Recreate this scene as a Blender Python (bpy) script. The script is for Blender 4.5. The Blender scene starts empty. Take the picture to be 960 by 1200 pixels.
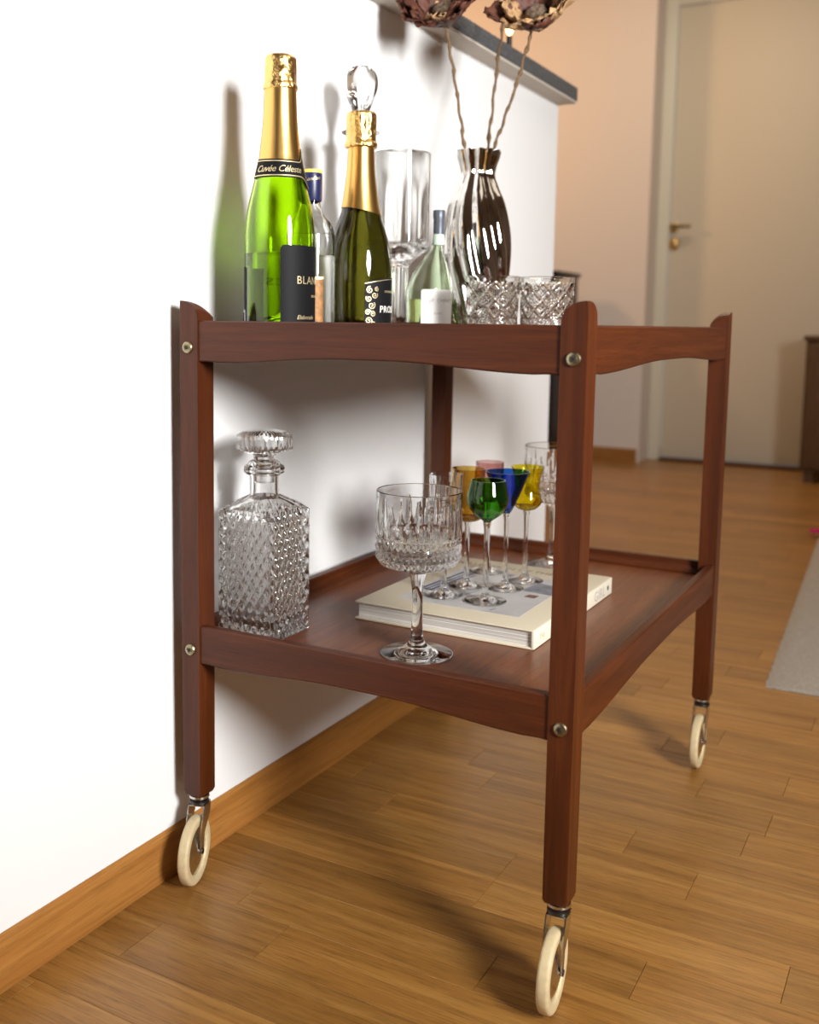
import bpy, bmesh, math, random
from mathutils import Vector, Matrix
random.seed(7)
PI = math.pi
S = bpy.context.scene
C = S.collection

# ------------------------------------------------------------------ camera
R2 = Vector((0.86906551, 0.49452621, 0.01299866))
U2 = Vector((-0.06714963, 0.09189246, 0.99350224))
F = Vector((-0.49011842, 0.86429139, -0.11306782))
cam_d = bpy.data.cameras.new('camera')
cam = bpy.data.objects.new('camera', cam_d)
C.objects.link(cam)
M = Matrix(((R2.x, U2.x, -F.x), (R2.y, U2.y, -F.y), (R2.z, U2.z, -F.z))).to_4x4()
M.translation = Vector((0.72648, -0.86101, 0.63904))
cam.matrix_world = M
cam_d.sensor_fit = 'AUTO'
cam_d.sensor_width = 36.0
cam_d.lens = 1206.17 / 1200 * 36
cam_d.shift_x = 44.28 / 1200
cam_d.shift_y = -84.52 / 1200
cam_d.clip_start = 0.02
cam_d.dof.use_dof = True
cam_d.dof.focus_distance = 1.06
cam_d.dof.aperture_fstop = 5.0
S.camera = cam

# ------------------------------------------------------------------ world, lights, exposure
S.view_settings.view_transform = 'Standard'
S.view_settings.look = 'None'
S.view_settings.gamma = 1.0
S.view_settings.use_curve_mapping = False
S.view_settings.exposure = 0.0
S.cycles.use_denoising = True
S.cycles.max_bounces = 20
S.cycles.transmission_bounces = 18
S.cycles.glossy_bounces = 8
S.cycles.diffuse_bounces = 5
S.cycles.transparent_max_bounces = 8
S.cycles.caustics_refractive = True
S.cycles.caustics_reflective = True
S.cycles.blur_glossy = 0.5
S.cycles.sample_clamp_indirect = 10.0

world = bpy.data.worlds.new('world')
S.world = world
world.use_nodes = True
world.node_tree.nodes['Background'].inputs[0].default_value = (1, 0.93, 0.84, 1)
world.node_tree.nodes['Background'].inputs[1].default_value = 0.4


def area_light(name, loc, target, sx, sy, energy, color, shape='RECTANGLE', spread=180):
    d = bpy.data.lights.new(name, 'AREA')
    d.shape = shape
    d.spread = math.radians(spread)
    d.size, d.size_y = sx, sy
    d.energy = energy
    d.color = color
    o = bpy.data.objects.new(name, d)
    C.objects.link(o)
    o.location = loc
    o.rotation_euler = (Vector(target) - Vector(loc)).to_track_quat('-Z', 'Y').to_euler()
    return o


area_light('soft_box', (1.84, -0.66, 1.10), (-0.02, 0.42, 0.82), 0.50, 0.66, 28, (1.0, 0.995, 0.985), 'ELLIPSE', 105)
area_light('ceiling_fill', (1.3, 0.6, 2.46), (1.3, 0.6, 0), 1.6, 1.6, 9, (1.0, 0.88, 0.74))  # added soft fill under the ceiling for ambient light, not a real fitting
area_light('hall_lamp', (-0.1, 2.7, 2.46), (-0.1, 2.7, 0), 1.0, 1.0, 21, (1.0, 0.83, 0.62))


def lamp(name, loc, energy, color, r):
    d = bpy.data.lights.new(name, 'POINT')
    d.energy = energy
    d.color = color
    d.shadow_soft_size = r
    o = bpy.data.objects.new(name, d)
    C.objects.link(o)
    o.location = loc


lamp('warm_lamp', (-1.7, 3.0, 1.75), 30, (1.0, 0.56, 0.25), 0.10)


# ------------------------------------------------------------------ materials
def new_mat(name):
    m = bpy.data.materials.new(name)
    m.use_nodes = True
    nt = m.node_tree
    return m, nt, nt.nodes['Principled BSDF']


def N(nt, typ, **kw):
    n = nt.nodes.new(typ)
    for k, v in kw.items():
        setattr(n, k, v)
    return n


def flat(name, col, rough=0.5, metal=0.0, trans=0.0, ior=1.45, bump=0.0, bscale=60.0, coat=0.0, var=0.0, bdist=0.002):
    m, nt, b = new_mat(name)
    b.inputs['Base Color'].default_value = (*col, 1)
    b.inputs['Roughness'].default_value = rough
    b.inputs['Metallic'].default_value = metal
    b.inputs['Transmission Weight'].default_value = trans
    b.inputs['IOR'].default_value = ior
    b.inputs['Coat Weight'].default_value = coat
    if bump or var:
        tc = N(nt, 'ShaderNodeTexCoord')
        nz = N(nt, 'ShaderNodeTexNoise')
        nz.inputs['Scale'].default_value = bscale
        nz.inputs['Detail'].default_value = 5
        nt.links.new(tc.outputs['Object'], nz.inputs['Vector'])
        if bump:
            bp = N(nt, 'ShaderNodeBump')
            bp.inputs['Strength'].default_value = bump
            bp.inputs['Distance'].default_value = bdist
            nt.links.new(nz.outputs['Fac'], bp.inputs['Height'])
            nt.links.new(bp.outputs['Normal'], b.inputs['Normal'])
        if var:
            cr = N(nt, 'ShaderNodeValToRGB')
            cr.color_ramp.elements[0].position = 0.3
            cr.color_ramp.elements[1].position = 0.7
            cr.color_ramp.elements[0].color = (*[c * (1 - var) for c in col], 1)
            cr.color_ramp.elements[1].color = (*[min(1, c * (1 + var)) for c in col], 1)
            nt.links.new(nz.outputs['Fac'], cr.inputs['Fac'])
            nt.links.new(cr.outputs['Color'], b.inputs['Base Color'])
    return m


def wood(name, cols, axis, scale=(6, 90), rough=0.35, coat=0.3, rnd=False, bump=0.15, pores=0.5, croughness=0.15):
    """cols: dark, mid, light; grain runs along axis (0,1,2)."""
    m, nt, b = new_mat(name)
    tc = N(nt, 'ShaderNodeTexCoord')
    mp = N(nt, 'ShaderNodeMapping')
    sc = [scale[1]] * 3
    sc[axis] = scale[0]
    mp.inputs['Scale'].default_value = sc
    L = nt.links.new
    L(tc.outputs['Object'], mp.inputs['Vector'])
    vec = mp.outputs['Vector']
    if rnd:
        at = N(nt, 'ShaderNodeAttribute', attribute_name='tone')
        sx = N(nt, 'ShaderNodeSeparateColor')
        L(at.outputs['Color'], sx.inputs['Color'])
        ad = N(nt, 'ShaderNodeVectorMath', operation='MULTIPLY_ADD')
        ad.inputs[1].default_value = (83.0, 47.0, 29.0)
        L(at.outputs['Color'], ad.inputs[0])
        L(vec, ad.inputs[2])
        vec = ad.outputs[0]
    n1 = N(nt, 'ShaderNodeTexNoise')
    n1.inputs['Scale'].default_value = 0.45
    n1.inputs['Detail'].default_value = 9
    n1.inputs['Roughness'].default_value = 0.7
    n1.inputs['Distortion'].default_value = 0.7
    L(vec, n1.inputs['Vector'])
    n2 = N(nt, 'ShaderNodeTexNoise')
    n2.inputs['Scale'].default_value = 5.0
    n2.inputs['Detail'].default_value = 6
    n2.inputs['Roughness'].default_value = 0.7
    L(vec, n2.inputs['Vector'])
    cr = N(nt, 'ShaderNodeValToRGB')
    e = cr.color_ramp.elements
    e[0].position, e[0].color = 0.28, (*cols[0], 1)
    e[1].position, e[1].color = 0.72, (*cols[2], 1)
    k = e.new(0.5)
    k.color = (*cols[1], 1)
    L(n1.outputs['Fac'], cr.inputs['Fac'])
    pr = N(nt, 'ShaderNodeMapRange')
    pr.inputs['From Min'].default_value = 0.34
    pr.inputs['From Max'].default_value = 0.52
    pr.inputs['To Min'].default_value = 1 - pores
    pr.inputs['To Max'].default_value = 1.0
    L(n2.outputs['Fac'], pr.inputs['Value'])
    mx = N(nt, 'ShaderNodeVectorMath', operation='SCALE')
    L(cr.outputs['Color'], mx.inputs[0])
    L(pr.outputs[0], mx.inputs['Scale'])
    out = mx.outputs[0]
    if rnd:
        m2 = N(nt, 'ShaderNodeMapRange')
        m2.inputs['To Min'].default_value = 0.70
        m2.inputs['To Max'].default_value = 1.28
        L(sx.outputs['Red'], m2.inputs['Value'])
        mm = N(nt, 'ShaderNodeVectorMath', operation='SCALE')
        L(out, mm.inputs[0])
        L(m2.outputs[0], mm.inputs['Scale'])
        out = mm.outputs[0]
    L(out, b.inputs['Base Color'])
    b.inputs['Roughness'].default_value = rough
    b.inputs['Coat Weight'].default_value = coat
    b.inputs['Coat Roughness'].default_value = croughness
    b.inputs['Specular IOR Level'].default_value = 0.30
    bp = N(nt, 'ShaderNodeBump')
    bp.inputs['Strength'].default_value = bump
    bp.inputs['Distance'].default_value = 0.0006
    L(pr.outputs[0], bp.inputs['Height'])
    L(bp.outputs['Normal'], b.inputs['Normal'])
    return m


TEAK = [(0.046, 0.0092, 0.0016), (0.070, 0.0150, 0.0027), (0.110, 0.0255, 0.0048)]
teak = [wood('teak_%s' % 'xyz'[i], TEAK, i, (6, 150), 0.45, 0.07, pores=0.28, croughness=0.22) for i in range(3)]
teak_board = wood('teak_board', [(0.105, 0.025, 0.0055), (0.160, 0.041, 0.009), (0.215, 0.062, 0.015)], 1, (5, 130), 0.38, 0.16,
                  pores=0.45, croughness=0.25)
oak_floor = wood('oak_parquet', [(0.205, 0.084, 0.016), (0.325, 0.150, 0.033), (0.43, 0.225, 0.060)], 0, (4.5, 115), 0.37, 0.22,
                 rnd=True, pores=0.42, croughness=0.22)
oak_skirt = wood('oak_skirting', [(0.27, 0.105, 0.022), (0.38, 0.16, 0.036), (0.46, 0.215, 0.055)], 1, (4, 120), 0.4, 0.15, pores=0.25)
oak_skirt_x = wood('oak_skirting_far', [(0.24, 0.10, 0.026), (0.34, 0.15, 0.04), (0.42, 0.20, 0.06)], 0, (4, 120), 0.4, 0.15, pores=0.25)
wall_white = flat('white_wall_paint', (0.86, 0.86, 0.855), 0.7, bump=0.05, bscale=220)
wall_far_m = flat('far_wall_paint', (0.72, 0.66, 0.62), 0.75, bump=0.04, bscale=180)
room_paint = flat('room_paint', (0.36, 0.31, 0.27), 0.8, bump=0.03, bscale=80)
ceil_paint = flat('ceiling_paint', (0.60, 0.57, 0.53), 0.8)
door_paint = flat('door_paint', (0.66, 0.60, 0.49), 0.5, bump=0.03, bscale=90)
frame_paint = flat('door_frame_paint', (0.70, 0.68, 0.58), 0.5, bump=0.02, bscale=90)
stone_dark = flat('dark_counter_stone', (0.085, 0.095, 0.105), 0.45, bump=0.2, bscale=160, var=0.35)
counter_under = flat('counter_underside', (0.55, 0.50, 0.43), 0.7, bump=0.1, bscale=60)
brass = flat('brass', (0.75, 0.52, 0.22), 0.35, 1.0, bump=0.05)
old_brass = flat('aged_brass', (0.34, 0.29, 0.18), 0.35, 1.0, bump=0.2, bscale=300)
black_hole = flat('screw_recess', (0.01, 0.01, 0.01), 0.6, bump=0.1)
steel = flat('caster_steel', (0.68, 0.66, 0.62), 0.24, 1.0, bump=0.15, bscale=200, var=0.1)
dark_steel = flat('dark_steel', (0.10, 0.095, 0.09), 0.4, 1.0, bump=0.1, bscale=200)
cream = flat('cream_rubber', (0.60, 0.48, 0.28), 0.5, bump=0.12, bscale=150, var=0.08)
black_lacquer = flat('black_lacquer', (0.012, 0.012, 0.014), 0.35, bump=0.03)
glass = flat('clear_glass', (0.99, 0.995, 0.99), 0.0, 0, 1.0, 1.50)
crystal = flat('cut_crystal', (0.99, 0.99, 0.985), 0.0, 0, 1.0, 1.54)
glass_green_bottle = flat('green_bottle_glass', (0.56, 0.80, 0.045), 0.0, 0, 1.0, 1.50)
wine_pale = flat('pale_wine', (0.86, 0.92, 0.55), 0.0, 0, 1.0, 1.34)
glass_olive = flat('olive_bottle_glass', (0.105, 0.098, 0.010), 0.0, 0, 1.0, 1.48)
glass_mini = flat('pale_green_bottle_glass', (0.80, 0.89, 0.74), 0.0, 0, 1.0, 1.48)
gl_green = flat('green_tinted_glass', (0.16, 0.50, 0.06), 0.0, 0, 1.0, 1.48)
gl_blue = flat('blue_tinted_glass', (0.03, 0.17, 0.72), 0.0, 0, 1.0, 1.48)
gl_yellow = flat('yellow_tinted_glass', (0.90, 0.78, 0.03), 0.0, 0, 1.0, 1.48)
gl_amber = flat('amber_tinted_glass', (0.72, 0.50, 0.13), 0.0, 0, 1.0, 1.48)
gl_pink = flat('pink_tinted_glass', (0.78, 0.52, 0.50), 0.0, 0, 1.0, 1.48)
water = flat('clear_spirit', (0.97, 0.98, 0.97), 0.0, 0, 1.0, 1.34)
gold_foil = flat('gold_foil', (0.80, 0.49, 0.155), 0.30, 1.0, bump=0.1, bscale=50)
gold_foil_cap = flat('crinkled_gold_foil', (0.84, 0.55, 0.20), 0.24, 1.0, bump=0.9, bscale=110, bdist=0.004)
gold_print = flat('gold_print', (0.80, 0.66, 0.38), 0.4, 0.7, bump=0.02)
white_print = flat('white_print', (0.85, 0.83, 0.78), 0.6, bump=0.02)
grey_print = flat('grey_print', (0.42, 0.38, 0.36), 0.6, bump=0.02)
label_black = flat('black_label_paper', (0.006, 0.006, 0.007), 0.6, bump=0.05, bscale=400)
label_black.node_tree.nodes['Principled BSDF'].inputs['Specular IOR Level'].default_value = 0.2
label_white = flat('white_label_paper', (0.80, 0.79, 0.76), 0.55, bump=0.05, bscale=400)
label_amber = flat('brown_gold_label', (0.19, 0.078, 0.012), 0.45, 0.3, bump=0.1, bscale=200, var=0.4)
navy = flat('navy_blue_cap', (0.010, 0.014, 0.065), 0.35, bump=0.1, bscale=200)
cap_yellow = flat('yellow_cap_top', (0.80, 0.58, 0.12), 0.4, bump=0.05)
cap_grey = flat('slate_screw_cap', (0.10, 0.115, 0.14), 0.4, 0.3, bump=0.1, bscale=200)
cap_band = flat('pale_green_band', (0.55, 0.66, 0.55), 0.5, bump=0.05)
mirror = flat('silver_mirror_glaze', (0.72, 0.69, 0.66), 0.03, 1.0, bump=0.04, bscale=18)
stem_m = flat('dried_stem', (0.16, 0.095, 0.045), 0.8, bump=0.8, bscale=300, var=0.45)
petal_dark = flat('dried_petal_dark', (0.10, 0.032, 0.017), 0.6, bump=0.7, bscale=90, var=0.45)
petal_tan = flat('dried_petal_tan', (0.42, 0.25, 0.12), 0.65, bump=0.7, bscale=90, var=0.4)
pod_m = flat('dried_pod', (0.16, 0.11, 0.07), 0.8, bump=1.0, bscale=250, var=0.5)
book_cover = flat('cream_book_cloth', (0.62, 0.54, 0.40), 0.6, bump=0.12, bscale=700)
book_spine = flat('cream_spine_cloth', (0.72, 0.67, 0.53), 0.6, bump=0.12, bscale=700)
pic_grey = flat('cover_photo_grey', (0.50, 0.48, 0.47), 0.45, bump=0.02, bscale=30, var=0.12)
pic_navy = flat('cover_print_navy', (0.045, 0.06, 0.12), 0.5, bump=0.02)
pic_slate = flat('cover_print_slate', (0.18, 0.19, 0.22), 0.5, bump=0.02, var=0.4, bscale=80)
pic_brown = flat('cover_print_brown', (0.13, 0.06, 0.035), 0.5, bump=0.02)
magenta = flat('magenta_yarn', (0.42, 0.01, 0.10), 0.9, bump=0.5, bscale=400)
wax = flat('dark_candle_wax', (0.03, 0.022, 0.02), 0.5, bump=0.1)
cab_wood = wood('cabinet_wood', [(0.08, 0.045, 0.025), (0.12, 0.068, 0.036), (0.15, 0.085, 0.045)], 2, (4, 60), 0.4, 0.1)


def pages_mat():
    m, nt, b = new_mat('page_edges')
    tc = N(nt, 'ShaderNodeTexCoord')
    mp = N(nt, 'ShaderNodeMapping')
    mp.inputs['Scale'].default_value = (3, 3, 900)
    nz = N(nt, 'ShaderNodeTexNoise')
    nz.inputs['Scale'].default_value = 1.0
    cr = N(nt, 'ShaderNodeValToRGB')
    cr.color_ramp.elements[0].position = 0.35
    cr.color_ramp.elements[1].position = 0.6
    cr.color_ramp.elements[0].color = (0.36, 0.32, 0.27, 1)
    cr.color_ramp.elements[1].color = (0.74, 0.71, 0.66, 1)
    nt.links.new(tc.outputs['Object'], mp.inputs['Vector'])
    nt.links.new(mp.outputs['Vector'], nz.inputs['Vector'])
    nt.links.new(nz.outputs['Fac'], cr.inputs['Fac'])
    nt.links.new(cr.outputs['Color'], b.inputs['Base Color'])
    b.inputs['Roughness'].default_value = 0.8
    return m


pages = pages_mat()


def emit(name, col, s):
    m, nt, b = new_mat(name)
    b.inputs['Base Color'].default_value = (*col, 1)
    b.inputs['Emission Color'].default_value = (*col, 1)
    b.inputs['Emission Strength'].default_value = s
    return m


flame_m = emit('candle_flame', (1.0, 0.62, 0.22), 9.0)


def rug_mat():
    m, nt, b = new_mat('woven_rug')
    tc = N(nt, 'ShaderNodeTexCoord')
    nz = N(nt, 'ShaderNodeTexNoise')
    mp = N(nt, 'ShaderNodeMapping')
    mp.inputs['Scale'].default_value = (60, 260, 60)
    nz.inputs['Detail'].default_value = 4
    cr = N(nt, 'ShaderNodeValToRGB')
    cr.color_ramp.elements[0].position = 0.3
    cr.color_ramp.elements[1].position = 0.65
    cr.color_ramp.elements[0].color = (0.20, 0.165, 0.13, 1)
    cr.color_ramp.elements[1].color = (0.40, 0.36, 0.31, 1)
    nt.links.new(tc.outputs['Object'], mp.inputs['Vector'])
    nt.links.new(mp.outputs['Vector'], nz.inputs['Vector'])
    nt.links.new(nz.outputs['Fac'], cr.inputs['Fac'])
    nt.links.new(cr.outputs['Color'], b.inputs['Base Color'])
    b.inputs['Roughness'].default_value = 0.95
    return m


rug_m = rug_mat()


# ------------------------------------------------------------------ mesh helpers
def link(name, verts, faces, mat, parent=None, smooth=False, loc=(0, 0, 0)):
    me = bpy.data.meshes.new(name)
    me.from_pydata([tuple(v) for v in verts], [], faces)
    me.update()
    bm = bmesh.new()
    bm.from_mesh(me)
    bmesh.ops.recalc_face_normals(bm, faces=bm.faces)
    bm.to_mesh(me)
    bm.free()
    if mat:
        me.materials.append(mat)
    o = bpy.data.objects.new(name, me)
    C.objects.link(o)
    if parent:
        o.parent = parent
    o.location = loc
    if smooth:
        for p in me.polygons:
            p.use_smooth = True
        if smooth is not True:
            me.set_sharp_from_angle(angle=math.radians(smooth))
    return o


def from_bm(name, bm, mat, parent=None, smooth=False, loc=(0, 0, 0)):
    bmesh.ops.recalc_face_normals(bm, faces=bm.faces)
    me = bpy.data.meshes.new(name)
    bm.to_mesh(me)
    bm.free()
    me.materials.append(mat)
    o = bpy.data.objects.new(name, me)
    C.objects.link(o)
    if parent:
        o.parent = parent
    o.location = loc
    if smooth:
        for p in me.polygons:
            p.use_smooth = True
        me.set_sharp_from_angle(angle=math.radians(35 if smooth is True else smooth))
    return o


def add_box(bm, lo, hi, bev=0.0, seg=2, mat=None):
    r = bmesh.ops.create_cube(bm, size=1)
    vs = r['verts']
    lo, hi = Vector(lo), Vector(hi)
    for v in vs:
        v.co = Vector((lo[i] + (v.co[i] + 0.5) * (hi[i] - lo[i]) for i in range(3)))
        if mat:
            v.co = mat @ v.co
    if bev:
        es = list({e for v in vs for e in v.link_edges})
        bmesh.ops.bevel(bm, geom=es, offset=bev, segments=seg, affect='EDGES', profile=0.5)


def box(name, lo, hi, mat, parent=None, bev=0.0, seg=2):
    bm = bmesh.new()
    add_box(bm, lo, hi, bev, seg)
    return from_bm(name, bm, mat, parent, smooth=bool(bev))


def struct(o):
    o['kind'] = 'structure'
    return o


def thing(name, label, cat, loc, rz=0.0, group=None):
    o = bpy.data.objects.new(name, None)
    o.empty_display_size = 0.05
    C.objects.link(o)
    o.location = loc
    o.rotation_euler = (0, 0, rz)
    o['label'] = label
    o['category'] = cat
    if group:
        o['group'] = group
    return o


def tag(o, label, cat, group=None):
    o['label'] = label
    o['category'] = cat
    if group:
        o['group'] = group
    return o


def spline(pts, n=6):
    """Catmull-Rom through 2D points; a point with a third item True stays a sharp corner."""
    out = []
    P = [tuple(p[:2]) for p in pts]
    K = [len(p) > 2 for p in pts]
    for i in range(len(P) - 1):
        p1, p2 = P[i], P[i + 1]
        p0 = P[i - 1] if i > 0 and not K[i] else p1
        p3 = P[i + 2] if i + 2 < len(P) and not K[i + 1] else p2
        for k in range(n):
            t = k / n
            q = []
            for a in range(2):
                q.append(0.5 * (2 * p1[a] + (p2[a] - p0[a]) * t + (2 * p0[a] - 5 * p1[a] + 4 * p2[a] - p3[a]) * t * t
                                + (3 * p1[a] - p0[a] - 3 * p2[a] + p3[a]) * t ** 3))
            q[1] = min(max(q[1], min(p1[1], p2[1])), max(p1[1], p2[1]))
            out.append((max(q[0], 0.0), q[1]))
    out.append(P[-1])
    return out


def lathe_geo(prof, n, fn=None, cx=None):
    """prof: list of (r,z); fn(theta, r, z, i) -> r; cx(z) -> (dx, dy)."""
    V, Fc = [], []
    rings = []
    for i, (r, z) in enumerate(prof):
        off = cx(z) if cx else (0, 0)
        if r < 1e-5:
            rings.append([len(V)])
            V.append((off[0], off[1], z))
        else:
            ids = []
            for k in range(n):
                a = 2 * PI * k / n
                rr = fn(a, r, z, i) if fn else r
                ids.append(len(V))
                V.append((rr * math.cos(a) + off[0], rr * math.sin(a) + off[1], z))
            rings.append(ids)
    for A, B in zip(rings, rings[1:]):
        if len(A) == 1 and len(B) == 1:
            continue
        for k in range(n):
            k2 = (k + 1) % n
            if len(A) == 1:
                Fc.append((A[0], B[k], B[k2]))
            elif len(B) == 1:
                Fc.append((A[k], B[0], A[k2]))
            else:
                Fc.append((A[k], A[k2], B[k2], B[k]))
    return V, Fc


def lathe(name, prof, mat, parent=None, n=64, fn=None, cx=None, smooth=40, loc=(0, 0, 0)):
    V, Fc = lathe_geo(prof, n, fn, cx)
    return link(name, V, Fc, mat, parent, smooth, loc)


def interp(prof, z):
    """outer radius at z on a rising list of (r,z)."""
    for (r0, z0), (r1, z1) in zip(prof, prof[1:]):
        if z0 <= z <= z1 and z1 > z0:
            t = (z - z0) / (z1 - z0)
            return r0 + (r1 - r0) * t
    return prof[-1][0]


def wrap_patch(name, prof, a0, a1, zlo, zhi, mat, parent, off=0.0003, nu=40, nv=12, corner=0.0, loc=(0, 0, 0), thick=0.0002):
    """a label: part of a body of revolution; zlo/zhi numbers or functions of u in 0..1."""
    f = lambda q, u: q(u) if callable(q) else q
    V, Fc = [], []
    for layer in (0, 1):
        for j in range(nv + 1):
            for i in range(nu + 1):
                u, v = i / nu, j / nv
                lo, hi = f(zlo, u), f(zhi, u)
                if corner:
                    w = (a1 - a0) * interp(prof, (lo + hi) / 2)
                    d = min(u * w, (1 - u) * w)
                    if d < corner:
                        k = corner - math.sqrt(max(0, corner ** 2 - (corner - d) ** 2))
                        hi -= k
                        lo += k
                z = lo + (hi - lo) * v
                a = a0 + (a1 - a0) * u
                r = interp(prof, z) + off - layer * thick
                V.append((r * math.cos(a), r * math.sin(a), z))
    W = nu + 1
    B = W * (nv + 1)
    for j in range(nv):
        for i in range(nu):
            q = (j * W + i, j * W + i + 1, (j + 1) * W + i + 1, (j + 1) * W + i)
            Fc.append(q)
            Fc.append(tuple(B + x for x in reversed(q)))
    ring = [i for i in range(W)] + [j * W + nu for j in range(1, nv + 1)] + [nv * W + i for i in range(nu - 1, -1, -1)] + \
           [j * W for j in range(nv - 1, 0, -1)]
    for x, y in zip(ring, ring[1:] + ring[:1]):
        Fc.append((x, B + x, B + y, y))
    return link(name, V, Fc, mat, parent, 40, loc)


def text_geo(body, size, shear=0.0, extrude=0.0, space=1.0):
    cu = bpy.data.curves.new('lettering', 'FONT')
    cu.body = body
    cu.size = size
    cu.shear = shear
    cu.resolution_u = 3
    cu.space_character = space
    cu.extrude = extrude
    o = bpy.data.objects.new('lettering', cu)
    me = o.to_mesh()
    V = [tuple(v.co) for v in me.vertices]
    Fc = [tuple(p.vertices) for p in me.polygons]
    o.to_mesh_clear()
    bpy.data.objects.remove(o)
    bpy.data.curves.remove(cu)
    x0 = min(v[0] for v in V)
    return [(v[0] - x0, v[1], v[2]) for v in V], Fc


def text_wrap(name, body, size, prof, a0, z0, mat, parent, shear=0.0, off=0.0006, space=1.0, center=False, slope=0.0, bold=0.0):
    V, Fc = text_geo(body, size, shear, 0.00012, space)
    w = max(v[0] for v in V)
    r0 = interp(prof, z0)
    out = []
    for x, y, zz in V:
        if center:
            x -= w / 2
        a = a0 + x / r0
        z = z0 + y + slope * x
        r = interp(prof, z) + off + zz
        out.append((r * math.cos(a), r * math.sin(a), z))
    me = bpy.data.meshes.new(name)
    me.from_pydata(out, [], Fc)
    me.materials.append(mat)
    o = bpy.data.objects.new(name, me)
    C.objects.link(o)
    o.parent = parent
    return o


def tube_geo(path, radii, n=10, caps=True):
    V, Fc = [], []
    P = [Vector(p) for p in path]
    up = Vector((0.13, 0.31, 0.94)).normalized()
    for i, p in enumerate(P):
        t = (P[min(i + 1, len(P) - 1)] - P[max(i - 1, 0)]).normalized()
        s = t.cross(up)
        if s.length < 1e-3:
            s = t.cross(Vector((1, 0, 0)))
        s.normalize()
        b = s.cross(t)
        r = radii[i] if isinstance(radii, (list, tuple)) else radii
        for k in range(n):
            a = 2 * PI * k / n
            V.append(p + (s * math.cos(a) + b * math.sin(a)) * r)
    for i in range(len(P) - 1):
        for k in range(n):
            k2 = (k + 1) % n
            Fc.append((i * n + k, i * n + k2, (i + 1) * n + k2, (i + 1) * n + k))
    if caps:
        Fc.append(tuple(range(n)))
        Fc.append(tuple(range((len(P) - 1) * n, len(P) * n)))
    return V, Fc


def tube(name, path, radii, mat, parent, n=10):
    V, Fc = tube_geo(path, radii, n)
    return link(name, V, Fc, mat, parent, 50)


# angles used for labels: the direction from a bottle towards the camera and the picture's right
def cam_angle(x, y):
    return math.atan2(-0.861 - y, 0.7265 - x)


# ------------------------------------------------------------------ setting
FZ = 0.010         # floor level in the camera's frame
WX = -0.019        # face of the white half wall
WEND = 1.210       # its free end
WTOP = 1.0855
PW = 0.06575        # parquet strip width


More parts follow.
